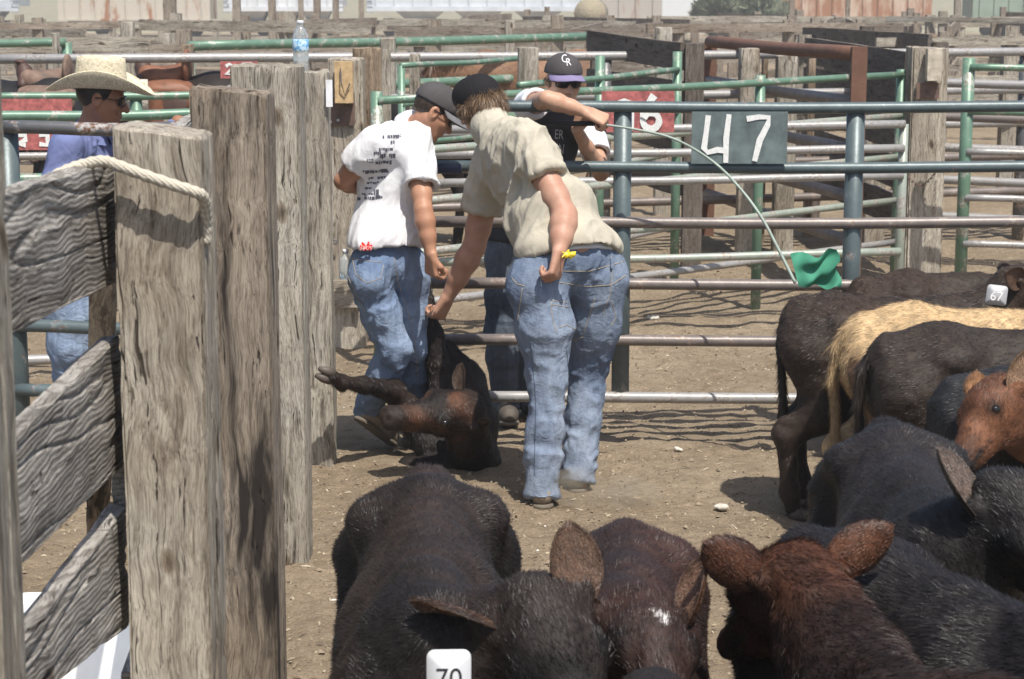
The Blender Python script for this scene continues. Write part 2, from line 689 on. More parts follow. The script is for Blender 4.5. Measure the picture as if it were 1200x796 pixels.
def litter():
    rng = np.random.default_rng(3)
    n = 26000
    y = 4.5 + 12 * rng.random(n) ** 1.3
    x = (rng.random(n) * 2 - 1) * (1.3 + y * .28)
    z = ground_z(x, y) + .001
    L = .004 + .010 * rng.random(n) ** 3 + (rng.random(n) < .04) * .02
    W = .0018 + .003 * rng.random(n)
    a = rng.random(n) * 2 * math.pi
    dx, dy = np.cos(a), np.sin(a)
    tl = rng.normal(size=n) * .003
    Hh = .0015 + .003 * rng.random(n)
    cl = rng.random(n) < .30
    L = np.where(cl, .003 + .009 * rng.random(n) ** 2, L)
    W = np.where(cl, L * (.6 + .4 * rng.random(n)), W)
    Hh = np.where(cl, L * .5, Hh)
    vs = []
    for sx, sy, sz in ((-1, -1, 0), (1, -1, 0), (1, 1, 0), (-1, 1, 0), (0, 0, 1)):
        vs.append(np.stack([x + sx * L * dx - sy * W * dy, y + sx * L * dy + sy * W * dx, z + sx * tl + sz * Hh * 2], 1))
    v = np.stack(vs, 1).reshape(-1, 3)
    o = np.arange(n)[:, None] * 5
    f = np.concatenate([o + [0, 1, 4], o + [1, 2, 4], o + [2, 3, 4], o + [3, 0, 4]])
    me = mesh('straw_litter', v, f, False)
    cc = np.array([(.38, .31, .21), (.46, .39, .28), (.20, .15, .10), (.15, .115, .08), (.30, .24, .16)])[rng.integers(0, 5, n)]
    cc[cl] = np.array((.27, .21, .145)) * (.65 + .55 * rng.random((cl.sum(), 1)))
    wh = (rng.random(n) < .006) & ~cl
    cc[wh] = (.7, .68, .62)
    set_col(me, np.repeat(cc, 5, axis=0))
    m, nn, b = newmat('litter')
    at = N_(nn, 'ShaderNodeAttribute', attribute_name='coat')
    nn.links.new(at.outputs['Color'], b.inputs['Base Color'])
    b.inputs['Roughness'].default_value = .9
    ob = link('straw_litter', me, m)
    tag(ob, 'bits of straw, chips and small clods scattered over the dirt', 'litter', kind='stuff')


litter()


def clods():
    rng = np.random.default_rng(5)
    mats = [plain('pale clod', (.62, .58, .5), .95, bumps=(60, .5, .01))]
    for (px, py, s, lab) in ((847, 597, .028, 'pale stone lying on the dirt in front of the black calf legs'),
                             (765, 375, .035, 'pale crumpled scrap lying behind the pipe fence'),
                             (795, 529, .020, 'small whitish chip lying on the dirt between man and calves')):
        c = G(px, py)
        g = SDF(c - Vector((.08, .08, .05)), c + Vector((.08, .08, .08)), .004)
        for k in range(5):
            q = V(tuple(c)) + rng.normal(size=3) * s * .5
            q[2] = c.z + s * .35 + abs(rng.normal()) * s * .1
            g.ell(q, V(.6, .5, .38) * s * (.8 + .4 * rng.random()), k=.006)
        v, f = g.extract()
        me = mesh('stone', v, f)
        o = link('stone' if s != .035 else 'scrap', me, mats[0])
        tag(o, lab, 'stone' if s != .035 else 'scrap')


clods()
# ------------------------------------------------------------------ timber
WD_GREY = wood('grey weathered timber', (.50, .47, .405), (.13, .115, .095))
WD_PALE = wood('pale weathered timber', (.56, .52, .445), (.20, .17, .135))
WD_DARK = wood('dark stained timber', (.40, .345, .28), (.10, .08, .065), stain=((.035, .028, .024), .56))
WD_BRN = wood('brown weathered timber', (.38, .30, .22), (.13, .10, .075))
WD_BOARD = wood('furrowed grey board', (.46, .44, .41), (.15, .14, .125), bs=.8, ridge=27)
WD_FAR = wood('distant grey timber', (.40, .355, .30), (.16, .13, .11), bs=.4)
WD_SHADE = wood('shade darkened timber', (.19, .165, .145), (.07, .06, .052), bs=.5)  # shadow side of the planks put into the colour as a darker tone
GALV = plain('galvanised metal', (.5, .5, .49), .4, .7)
RUSTM = plain('rusty steel plate', (.17, .11, .085), .8, .2, (60, .4, .004), .3)


def timber(name, a, b, w, t, mat, parent, side=None, res=None, amp=.004, seed=0, label=None, bow=0, topcut=0, furrow=0.0, taper=None):
    """sawn member from a to b; w along 'side', t across. local z runs along the grain"""
    a, b = Vector(a), Vector(b)
    L = (b - a).length
    z = (b - a).normalized()
    s = Vector(side if side is not None else (1, 0, 0))
    s = (s - s.dot(z) * z).normalized()
    y = z.cross(s)
    M = Matrix((s, y, z)).transposed().to_4x4()
    M.translation = a
    if res is None:
        hs, hz = max(w, .05) / 4, L / 6
    else:
        hs, hz = res
    nw, nt_, nz = max(1, round(w / hs)), max(1, round(t / hs)), max(2, round(L / hz))
    r = min(w, t) * .06
    per = []
    for i in range(nw): per.append((-w / 2 + w * i / nw, -t / 2))
    for i in range(nt_): per.append((w / 2, -t / 2 + t * i / nt_))
    for i in range(nw): per.append((w / 2 - w * i / nw, t / 2))
    for i in range(nt_): per.append((-w / 2, t / 2 - t * i / nt_))
    per = np.array(per)
    # soften corners
    for i in (0, nw, nw + nt_, 2 * nw + nt_):
        per[i] *= (1 - r / (w / 2), 1 - r / (t / 2)) if res else (1, 1)
    n = len(per)
    zs = np.linspace(0, L, nz + 1)
    v = np.zeros((nz + 1, n, 3))
    v[:, :, 0] = per[None, :, 0]
    v[:, :, 1] = per[None, :, 1]
    v[:, :, 2] = zs[:, None]
    v = v.reshape(-1, 3)
    nn = np.tile(np.stack([np.sign(np.round(per[:, 0] / (w / 2), 2)) * (np.abs(per[:, 0]) > w / 2 * .93), np.sign(per[:, 1]) * (np.abs(per[:, 1]) > t / 2 * .93)], 1), (nz + 1, 1))
    q = v + seed * 3.7
    d = amp * fbm(q * (9, 9, 1.5), 3, seed)
    if res:
        g = fbm(np.stack([q[:, 0] * 55 + 2 * vn(q * 3, 1), q[:, 1] * 55, q[:, 2] * 2.2], 1), 2, seed + 9)
        d += amp * .35 * g
        cr = np.abs(vn(np.stack([q[:, 0] * 26 + 1.2 * vn(q * 2.5, 4), q[:, 1] * 26, q[:, 2] * 1.1], 1), seed + 20))
        d -= amp * 1.5 * np.clip(1 - cr / .10, 0, 1)
        if furrow:
            fw = np.sin(q[:, 0] * 2 * math.pi / .013 + 5 * vn(q * (4, 4, 2.6), seed + 2) + 3 * vn(q * (10, 10, 5), seed + 3))
            d += furrow * fw * (.5 + .5 * vn(q * 5, seed + 8))
    v[:, :2] += nn * d[:, None]
    v[:, 0] += bow * np.sin(math.pi * np.clip(v[:, 2] / L, 0, 1))
    if taper:
        v[:, 0] *= taper[0] + (taper[1] - taper[0]) * v[:, 2] / L
    # uneven ends
    top = slice(nz * n, (nz + 1) * n)
    v[top, 2] += .008 * vn(v[top] * 18, seed) + topcut * v[top, 0]
    i = np.arange(nz)[:, None] * n
    k = np.arange(n)[None, :]
    f = np.stack([i + k, i + (k + 1) % n, i + n + (k + 1) % n, i + n + k], -1).reshape(-1, 4).tolist()
    v = v.tolist()
    # top cap as rings towards the middle
    ring = [nz * n + j for j in range(n)]
    if res:
        cx = np.mean(np.array(v)[ring], 0)
        for sh in (.93, .6, .3):
            base = len(v)
            for j in ring[:]:
                p = np.array(v[j]) if sh == .93 else None
            src = np.array([v[nz * n + j] for j in range(n)])
            new = cx + (src - cx) * sh
            new[:, 2] = cx[2] + .006 + .007 * vn(new * 30, seed + 5) + topcut * new[:, 0]
            v += new.tolist()
            nr = list(range(base, base + n))
            f += [[ring[j], ring[(j + 1) % n], nr[(j + 1) % n], nr[j]] for j in range(n)]
            ring = nr
    f.append(ring)
    f.append(list(range(n))[::-1])
    me = mesh(name, v, f)
    me.materials.append(mat)
    try:
        me.set_sharp_from_angle(angle=R(38))
    except Exception:
        pass
    o = bpy.data.objects.new(name, me)
    C.objects.link(o)
    if parent is not None:
        o.parent = parent
        o.matrix_parent_inverse = wm(parent).inverted()
    o.matrix_world = M
    o.matrix_basis = M
    if label: o['label'] = label
    return o


def post_at(name, xl, xr, ytop, Y, t, mat, parent, seed, res=(.006, .02), zb=-.15, lean=(0, 0), topcut=0, label=None, furrow=0):
    """post whose front face covers xl..xr at its top ytop, at depth Y"""
    a, b = P(xl, ytop, Y), P(xr, ytop, Y)
    c = (a + b) / 2
    w_ = (b - a).length
    base = Vector((c.x - lean[0], Y + t / 2 - lean[1], zb))
    return timber(name, base, (c.x, Y + t / 2, c.z), w_, t, mat, parent, res=res, seed=seed, topcut=topcut, label=label, furrow=furrow)


def near_fence():
    t = thing('timber_fence', 'old grey timber fence of thick posts and furrowed boards, rope over its nearest tall post', 'fence', (-.75, 3.9, 0))
    post_at('post', 131, 233, 158, 3.95, .19, WD_PALE, t, 1, lean=(.005, 0), topcut=-.12, label='pale cracked square post with rope over it')
    post_at('post', 221, 311, 110, 5.0, .19, WD_DARK, t, 2, topcut=-.1, label='dark stained post')
    post_at('post', 270, 350, 80, 7.0, .2, WD_GREY, t, 3, label='tall grey post with knots', topcut=-.02)
    post_at('post', 332, 384, 86, 8.55, .16, WD_GREY, t, 4, res=(.01, .04), label='grey post carrying the water bottle')
    post_at('post', -98, -36, -60, 3.0, .15, WD_GREY, t, 5, label='greyed post edge nearest the camera')
    # boards fastened behind the left faces of the posts, seen obliquely
    X = -.835

    def on(px, py):
        d = _f * F + Vector((1, 0, 0)) * (px - 600) + _u * (398 - py)
        k = X / d.x
        return Vector((X, d.y * k, CAMH + d.z * k))
    for i, (tl, tr, bl, br) in enumerate((((0, 228), (130, 190), (20, 392), (130, 337)), ((20, 512), (137, 398), (20, 672), (137, 556)), ((20, 765), (145, 596), (62, 806), (147, 738)))):
        A, B, D, E = on(*tl), on(*tr), on(*bl), on(*br)
        kt = (B.z - A.z) / (B.y - A.y)
        kb = (E.z - D.z) / (E.y - D.y)
        y0, y1 = 2.85, 4.12
        zc = lambda y: ((A.z + kt * (y - A.y)) + (D.z + kb * (y - D.y))) / 2
        ym = 3.6
        wd = (A.z + kt * (ym - A.y)) - (D.z + kb * (ym - D.y))
        wy = lambda y: (A.z + kt * (y - A.y)) - (D.z + kb * (y - D.y))
        timber('board', (X - .022, y0, zc(y0)), (X - .022, y1, zc(y1)), wd, .042, WD_BOARD, t, side=(0, 0, 1), res=(.004, .012), seed=30 + i, furrow=0, amp=.004, taper=(max(.3, wy(y0) / wd), wy(y1) / wd))
        # the same boards carry on between the further posts
        for (ya, yb) in ((4.14, 5.1), (5.25, 7.05), (7.25, 9.0)):
            z0 = (1.62, 1.08, .52)[i]
            timber('board', (X - .075 * (ya - 4), ya, z0), (X - .075 * (yb - 4), yb, z0), .2, .04, WD_BOARD, t, side=(0, 0, 1), res=(.02, .06), seed=40 + i)
    return t


FENCE = near_fence()


def lean_post():
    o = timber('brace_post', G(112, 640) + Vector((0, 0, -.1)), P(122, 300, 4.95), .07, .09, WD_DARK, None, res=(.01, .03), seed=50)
    tag(o, 'slim dark timber upright standing in shade behind the furrowed boards', 'post')


lean_post()


# rope draped over the post, then hanging on its far side
def rope():
    m, n, b = newmat('braided rope')
    v_ = mapping(n, (1, 1, 1))
    wv = N_(n, 'ShaderNodeTexWave', wave_type='BANDS', bands_direction='DIAGONAL')
    wv.inputs['Scale'].default_value = 55
    wv.inputs['Distortion'].default_value = 3
    n.links.new(v_, wv.inputs['Vector'])
    vr = N_(n, 'ShaderNodeTexVoronoi')
    vr.inputs['Scale'].default_value = 38
    n.links.new(v_, vr.inputs['Vector'])
    blue = ramp(n, vr.outputs['Distance'], [(.16, (1, 1, 1)), (.20, (0, 0, 0))])
    c = mixc(n, blue, ramp(n, wv.outputs['Fac'], [(.1, (.46, .41, .33)), (.6, (.58, .53, .43))]), (.12, .16, .42))
    n.links.new(c, b.inputs['Base Color'])
    b.inputs['Roughness'].default_value = .9
    bump(n, b, wv.outputs['Fac'], .35, .003, bump(n, b, noise(n, v_, 300, 3), .6, .003))
    g = MB()
    pts = [P(58, 210, 3.85), P(78, 200, 3.88), P(98, 193, 3.9), P(120, 189, 3.90), P(135, 193, 3.905), P(165, 204, 3.905), P(200, 216, 3.905), P(228, 225, 3.905), P(238, 231, 3.925), P(241, 245, 3.95), P(242, 262, 3.97), P(241, 285, 3.98)]
    # resample smoothly
    q = [V(tuple(p)) for p in pts]
    out = []
    for i in range(len(q) - 1):
        p0, p1, p2, p3 = q[max(i - 1, 0)], q[i], q[i + 1], q[min(i + 2, len(q) - 1)]
        for s_ in np.linspace(0, 1, 8, endpoint=False):
            out.append(.5 * ((2 * p1) + (-p0 + p2) * s_ + (2 * p0 - 5 * p1 + 4 * p2 - p3) * s_ ** 2 + (-p0 + 3 * p1 - 3 * p2 + p3) * s_ ** 3))
    out.append(q[-1])
    g.tube(out, [.0118 + .0010 * math.sin(i * 1.7) for i in range(len(out))], 14)
    o = g.build('rope', m, None, True)
    tag(o, 'thick cream braided rope with blue flecks draped over the pale post', 'rope')


rope()


def bottle():
    c = P(353, 89, 8.63)
    z0 = 0.0
    t = thing('water_bottle', 'clear plastic water bottle with pale blue label standing on a post top', 'bottle', (c.x, 8.63, c.z + .008))
    m, n, b = newmat('clear plastic')
    b.inputs['Base Color'].default_value = (.92, .95, .97, 1)
    b.inputs['Transmission Weight'].default_value = .85
    b.inputs['Roughness'].default_value = .12
    b.inputs['IOR'].default_value = 1.3
    g = MB().lathe([(.028, 0), (.033, .004), (.034, .02), (.031, .03), (.034, .04), (.031, .052), (.034, .064), (.034, .1), (.0345, .15), (.033, .165), (.026, .185), (.015, .2), (.0125, .205), (.0125, .215)], 28)
    g.build('bottle_body', m, t, True, True)
    lm, n, b = newmat('bottle label')
    v_ = mapping(n, (1, 1, 1))
    c = ramp(n, noise(n, v_, 60, 2), [(.45, (.16, .42, .72)), (.55, (.62, .80, .92))])
    n.links.new(c, b.inputs['Base Color'])
    MB().lathe([(.0352, .1), (.0358, .101), (.0358, .149), (.0352, .15)], 28).build('bottle_label', lm, t, True, True)
    MB().lathe([(.0145, .214), (.0145, .228), (.013, .23)], 20).build('bottle_cap', plain('white cap', (.8, .82, .84), .4), t, True, True)


bottle()
# ------------------------------------------------------------------ steel pipe fences
PT_TEAL = paint('worn teal paint', (.10, .13, .135), .60, rust=(.15,.10,.08), bare=(.24,.27,.27))
PT_BROWN = paint('worn brown pipe', (.19, .16, .145), .55, bare=(.30, .265, .24), rust=(.2,.14,.11))
PT_GREEN = paint('worn green paint', (.14, .24, .17), .54, bare=(.42, .46, .40), rust=(.22,.2,.15))
PT_PALE = paint('rubbed pale green pipe', (.33, .37, .31), .5, bare=(.42, .41, .38), rust=(.28,.25,.2))
PT_BARE = paint('bare galvanised pipe', (.34, .33, .32), .5, bare=(.42, .41, .39), rust=(.25,.22,.2))
PT_DARK = paint('dark steel pipe', (.12, .12, .125), .55)
PT_RUST = paint('rusty brown steel', (.17, .085, .055), .5, bare=(.20, .11, .08), rr=.7)


def rail(par, a, b, r, mat, flat=False, name='rail', n=12):
    a, b = Vector(a), Vector(b)
    me = MB()
    d = b - a
    me.tube([a + d * t + Vector((0, 0, -.006 * math.sin(math.pi * t) + .003 * math.sin(9 * t))) for t in np.linspace(0, 1, 9)], r, n)
    return me.build(name, mat, par, True)


def pipe_fence(name,  label, cat, A, B, zs, posts, r=.026, rp=.04, mats=None, pmat=None, group=None, zbot=-.1, ztop=None):
    """A,B ground points; zs rail heights; posts = parameters along AB"""
    t = thing(name, label, cat, ((A[0] + B[0]) / 2, (A[1] + B[1]) / 2, 0), group=group)
    A, B = Vector((A[0], A[1], 0)), Vector((B[0], B[1], 0))
    for i, z in enumerate(zs):
        za, zb = z if hasattr(z, '__len__') else (z, z)
        m = mats[i] if isinstance(mats, (list, tuple)) else mats
        rail(t, A + Vector((0, 0, za)), B + Vector((0, 0, zb)), r, m)
    for k in posts:
        p = A.lerp(B, k)
        zt = ztop if ztop else max(max(z) if hasattr(z, '__len__') else z for z in zs)
        off = Vector((0, rp * .75, 0))
        g = MB().tube([p + off + Vector((0, 0, zbot)), p + off + Vector((0, 0, zt * .5)), p + off + Vector((0, 0, zt + .0))], rp, 14)
        g.build('post', pmat or PT_TEAL, t, True)
    return t


def xw(px, Y, z=1.0):
    """world x of a photo column at depth Y and height z"""
    zc = Y * math.cos(PITCH) + (CAMH - z) * math.sin(PITCH)
    return (px - 600) * zc / F


# near pen fence with the 47 sign
YF = 9.02
zr = [P(900, y, YF).z for y in (124.5, 195, 260, 332, 398, 465)]
F1 = pipe_fence('pipe_fence', 'near teal and brown six rail pipe fence that carries the slate 47 sign', 'fence',
                (xw(503, YF), YF), (xw(1330, YF), YF), zr, [(xw(729, YF) - xw(503, YF)) / (xw(1330, YF) - xw(503, YF)), (xw(1000, YF) - xw(503, YF)) / (xw(1330, YF) - xw(503, YF)), .995],
                r=.0265, rp=.042, mats=[PT_TEAL, PT_TEAL, PT_BROWN, PT_BROWN, PT_BROWN, PT_BARE], ztop=zr[0] - .005, zbot=zr[-1])
bt = MB().tube([P(500, 196.5, YF - .002), P(541, 196.5, YF - .002)], .0285, 14)
bt.build('tape_band', plain('navy tape', (.03, .04, .09), .5), F1, True)

# left near panel in front of the cowboy
YL = 7.7
F1b = pipe_fence('pipe_gate', 'dark green pipe gate in front of the cowboy, its end post at the picture edge', 'gate',
                 (xw(7, YL), YL + .05), (xw(255, YL), YL), [P(100, 150, YL).z, P(60, 384, YL).z, P(60, 460, YL).z], [0], r=.0265, rp=.05,
                 mats=[PT_DARK, PT_TEAL, PT_TEAL], pmat=PT_TEAL)
F1c = pipe_fence('pipe_fence', 'green pipe fence just behind the cowboy with shiny top rail', 'fence',
                 (xw(-40, 10.2), 10.2), (xw(300, 10.6), 10.6), [P(30, 137, 10.2).z, P(30, 211, 10.2).z, P(30, 290, 10.2).z, P(30, 425, 10.2).z], [0, 1], r=.028, rp=.04,
                 mats=[PT_GREEN, PT_GREEN, PT_BARE, PT_BARE], pmat=PT_GREEN)
F1d = pipe_fence('pipe_fence', 'green pipe fence running close behind the saddled horse, red sign on it', 'fence',
                 (xw(-40, 12.6), 12.6), (xw(395, 13.2), 13.2), [P(30, 114, 12.6).z, 1.05, .7, .4], [0, .45, 1], r=.026, rp=.04,
                 mats=[PT_GREEN, PT_BARE, PT_BARE, PT_BARE], pmat=PT_GREEN)

# green panel V-ing away behind the men
A2, B2 = P(441, 118, 10.9), P(1057, 88, 14.0)
F2 = pipe_fence('pipe_fence', 'long green topped pipe panel behind the capped man, 16 sign on it', 'fence',
                (A2.x, A2.y), (B2.x, B2.y), [(A2.z, B2.z), (A2.z - .29, B2.z - .29), (A2.z - .58, B2.z - .58), (A2.z - .87, B2.z - .89), (A2.z - 1.16, B2.z - 1.19)],
                [0, .68, 1], r=.024, rp=.034, mats=[PT_GREEN, PT_PALE, PT_PALE, PT_PALE, PT_BARE], pmat=PT_GREEN, ztop=A2.z + .05)

F5 = pipe_fence('pipe_fence', 'grey steel pipe fence crossing behind the capped man at hat height', 'fence',
                (xw(-60, 14.6), 14.6), (xw(1320, 17), 17), [(P(0, 70, 14.6).z, P(1320, 60, 17).z), (1.28, 1.28), (1.0, 1.0), (.72, .72), (.42, .42)],
                [.12, .3, .52, .75, .9], r=.036, rp=.05, mats=[PT_BARE, PT_BARE, PT_BARE, PT_BROWN, PT_BROWN], pmat=PT_DARK)
F6 = pipe_fence('pipe_fence', 'thin green pipe fence at the back of the horse pens', 'fence',
                (xw(223, 18), 18), (xw(700, 21.7), 21.7), [(P(223, 54, 18).z, P(700, 43, 21.7).z), (1.2, 1.2), (.8, .8)], [0, .45, 1], r=.045, rp=.05, mats=PT_GREEN, pmat=PT_GREEN)
F6b = pipe_fence('pipe_fence', 'short green pipe rail at the upper left edge beyond the black horse', 'fence',
                 (xw(-80, 19), 19), (xw(80, 19), 19), [(P(0, 50, 19).z), 1.2, .8], [0, 1], r=.04, rp=.05, mats=PT_GREEN, pmat=PT_GREEN)
a, b = P(470, 77, 13.8), P(622, 68, 15.4)
F7a = pipe_fence('pipe_fence', 'short green pipe panel beside the capped man and the black calf', 'fence', (a.x, a.y), (b.x, b.y), [(a.z, b.z), (a.z - .27, b.z - .27), (a.z - .55, b.z - .55), (.6, .6)], [0, 1], r=.02, rp=.026, mats=PT_GREEN, pmat=PT_GREEN)
a, b = P(608, 100, 12.6), P(794, 82, 14.3)
F7b = pipe_fence('pipe_fence', 'green pipe panel slanting up behind the capped man to a tagged post', 'fence', (a.x, a.y), (b.x, b.y), [(a.z, b.z), (a.z - .3, b.z - .3), (a.z - .6, b.z - .6), (.4, .4)], [.48, 1], r=.022, rp=.034, mats=[PT_GREEN, PT_BARE, PT_PALE, PT_BARE], pmat=PT_GREEN, ztop=b.z + .13)
# right hand panels
a, b = P(1137, 68, 13.4), P(1330, 82, 13.4)
F8 = pipe_fence('pipe_fence', 'green pipe panel on two mottled posts right of the big timber post', 'fence', (a.x, 13.4), (b.x, 13.3), [P(1150, y, 13.4).z for y in (79, 131, 178, 232, 286)], [0, 1], r=.024, rp=.042,
                 mats=[PT_GREEN, PT_GREEN, PT_BARE, PT_BARE, PT_BARE], pmat=PT_GREEN, ztop=a.z)
a, b = P(1036, 96, 16), P(1340, 100, 15)
F9 = pipe_fence('pipe_fence', 'grey and brown steel pipe fence behind the big timber post', 'fence', (a.x, 15.2), (b.x, 14.6), [P(1150, y, 15).z for y in (98, 138, 174, 212, 255)], [0, 1], r=.034, rp=.045,
                mats=[PT_BARE, PT_BROWN, PT_BARE, PT_BARE, PT_BARE], pmat=PT_BROWN)
a, b = P(500, 155, 11.9), P(1060, 150, 12.4)
F10 = pipe_fence('pipe_fence', 'bare steel pipe fence between the near fence and the slanting green panel', 'fence', (a.x, 11.9), (b.x, 12.4), [P(600, y, 12).z for y in (151, 180, 213, 305)], [0, 1], r=.026, rp=.03,
                 mats=[PT_BARE, PT_BARE, PT_BARE, PT_PALE], pmat=PT_PALE)

# rusty slanting gate
t = thing('rusty_gate', 'rusty brown steel gate with slanting rails between two upright plates', 'gate', (xw(920, 15), 15, 0))
A_, B_ = P(832, 49, 17.0), P(1004, 63, 13.6)
for dz in (0, .33, .66, .99, 1.3):
    rail(t, A_ - Vector((0, 0, dz)), B_ - Vector((0, 0, dz)), .05 if dz == 0 else .042, PT_RUST if dz == 0 else PT_BROWN)
for p, wd in ((P(833, 50, 17.05), .055), (P(1008, 55, 13.55), .052)):
    MB().box((p.x - wd, p.y, -.1), (p.x + wd, p.y + .06, p.z + (.0))).build('upright', PT_RUST, t)

# ------------------------------------------------------------------ signs
def text_mesh(s, size, thick=.002, font_scale=1.0):
    cu = bpy.data.curves.new('t', 'FONT')
    cu.body = s
    cu.size = size
    cu.extrude = thick / 2
    cu.align_x = 'CENTER'
    cu.align_y = 'CENTER'
    o = bpy.data.objects.new('t', cu)
    C.objects.link(o)
    dg = bpy.context.evaluated_depsgraph_get()
    me = bpy.data.meshes.new_from_object(o.evaluated_get(dg))
    bpy.data.objects.remove(o)
    return me


WHITE = plain('hand painted white', (.78, .78, .75), .7, var=.12, vs=70)


def strokes(lines, w, org, ex, ez, dy, mat, par):
    """one hand painted numeral; lines are lists of (u,v) in board units"""
    g = MB()
    for li, ln in enumerate(lines):
        pts = [org + ex * u + ez * v_ + Vector((0, dy - .0012 * li - .0005 * k_, 0)) for k_, (u, v_) in enumerate(ln)]
        L_, R_ = [], []
        for i, p in enumerate(pts):
            d = (pts[min(i + 1, len(pts) - 1)] - pts[max(i - 1, 0)]).normalized()
            s_ = Vector((0, 1, 0)).cross(d) * (w * random.uniform(.42, .6))
            L_.append(p + s_)
            R_.append(p - s_)
        n = len(pts)
        vs = L_ + R_ + [q + Vector((0, .003, 0)) for q in L_ + R_]
        fs = [(i, i + 1, n + i + 1, n + i) for i in range(n - 1)] + [(2 * n + i, 3 * n + i, 3 * n + i + 1, 2 * n + i + 1) for i in range(n - 1)]
        fs += [(i, 2 * n + i, 2 * n + i + 1, i + 1) for i in range(n - 1)] + [(n + i, n + i + 1, 3 * n + i + 1, 3 * n + i) for i in range(n - 1)]
        g.add(vs, fs)
    return g.build('numeral', mat, par)


def sign(name, label, xl, yt, xr, yb, Y, mat, digits, w):
    a, b = P(xl, yt, Y), P(xr, yb, Y)
    t = thing(name, label, 'sign', ((a.x + b.x) / 2, Y, b.z))
    MB().box((a.x, Y, b.z), (b.x, Y + .008, a.z)).build('sign_board', mat, t)
    org = Vector((a.x, Y, b.z))
    for lines in digits:
        strokes(lines, w, org, Vector((b.x - a.x, 0, 0)), Vector((0, 0, a.z - b.z)), -.0035, WHITE, t)
    return t


BLUEB = plain('slate blue sign paint', (.13, .165, .165), .55, var=.4, vs=11)
REDB = plain('faded red sign paint', (.40, .12, .11), .7, var=.45, vs=30)
circ = lambda cx, cy, rx, ry, a0=0, a1=360, n=14: [(cx + rx * math.cos(R(a)), cy + ry * math.sin(R(a))) for a in np.linspace(a0, a1, n)]
sign('number_sign', 'slate blue board with hand painted white 47 on the near fence', 811, 131, 922, 192, YF - .045, BLUEB,
     [[[(.17, .93), (.15, .6), (.13, .3), (.17, .22), (.27, .27), (.37, .25)], [(.385, .95), (.36, .5), (.36, .02)]], [[(.57, .86), (.7, .90), (.80, .89), (.79, .75), (.71, .45), (.66, .05)]]], .026)
sign('number_sign', 'faded red board with hand painted white 16 behind the near fence', 705, 107, 790, 155, 11.55, REDB,
     [[[(.24, .70), (.31, .74), (.39, .70), (.40, .4), (.40, .04)]], [[(.72, .90), (.64, .7), (.58, .45)] + circ(.68, .28, .11, .2, 165, 520, 18)]], .040)
sign('number_sign', 'faded red board low behind the cowboy with white number tops', -40, 116, 86, 176, 12.4, REDB,
     [[[(.47, .30), (.55, .30), (.55, .2), (.47, .12), (.55, .1)]], [[(.68, .30), (.76, .30), (.76, .1), (.68, .12)]]], .03)
sign('number_sign', 'small red board with white 25 beyond the saddled horse', 258, 72, 302, 92, 14.2, REDB,
     [[[(.15, .7), (.25, .85), (.38, .7), (.15, .25), (.42, .25)]], [[(.85, .85), (.6, .85), (.6, .55), (.82, .5), (.82, .25), (.58, .2)]]], .022)

# ------------------------------------------------------------------ timber behind the men
t = thing('corner_posts', 'massive pale old timber end post with brown planks, metal plate and wooden box on it', 'post', (xw(420, 11.8), 11.8, 0))
post_at('post', 384, 424, 70, 11.6, .22, WD_PALE, t, 61, res=(.012, .04), label='pale dusty timber face')
post_at('plank', 413, 446, 58, 11.95, .08, WD_BRN, t, 62, res=(.012, .04))
post_at('plank', 437, 458, 60, 12.2, .05, WD_GREY, t, 63, res=(.02, .06))
a = P(404, 96, 11.58)
ob = MB().box((a.x - .052, 11.50, a.z - .12), (a.x + .052, 11.57, a.z + .12)).build('wooden_box', plain('raw pine', (.52, .36, .19), .8, var=.25, vs=30), t)
MB().tube([P(399, 80, 11.49), P(400, 98, 11.47), P(404, 112, 11.49), P(410, 98, 11.48)], .004, 6).build('wire_loop', PT_DARK, ob)
a, b = P(384, 115, 11.58), P(416, 147, 11.58)
MB().box((a.x, 11.572, b.z), (b.x, 11.585, a.z)).build('metal_plate', RUSTM, t)
g = MB()
for px, py in ((387, 143), (396, 141), (407, 120), (385, 163)):
    q = P(px, py, 11.56)
    g.tube([q, q + Vector((0, .02, 0))], .009, 8)
g.build('bolt', GALV, t)
a = P(385, 110, 8.5)
ob = MB().box((a.x - .014, 8.53, a.z - .058), (a.x + .014, 8.536, a.z + .058)).build('paper_tag', plain('white paper', (.82, .82, .82), .7), None)
tag(ob, 'narrow blank white strip fixed upright beside the water bottle post', 'tag')
q = P(391, 283, 11.57)
g = MB().tube([q + Vector((.025 * math.cos(x), -.02 + .0 * x, .012 * math.sin(x))) for x in np.linspace(0, 6.28, 12)], .005, 6)
g.build('iron_ring', PT_DARK, t, True)
q = P(400, 318, 11.57)
timber('patch_board', P(399, 345, 11.55) + Vector((-.07, 0, 0)), P(399, 345, 11.55) + Vector((.12, 0, 0)), .16, .03, WD_PALE, t, side=(0, 0, 1), seed=64)

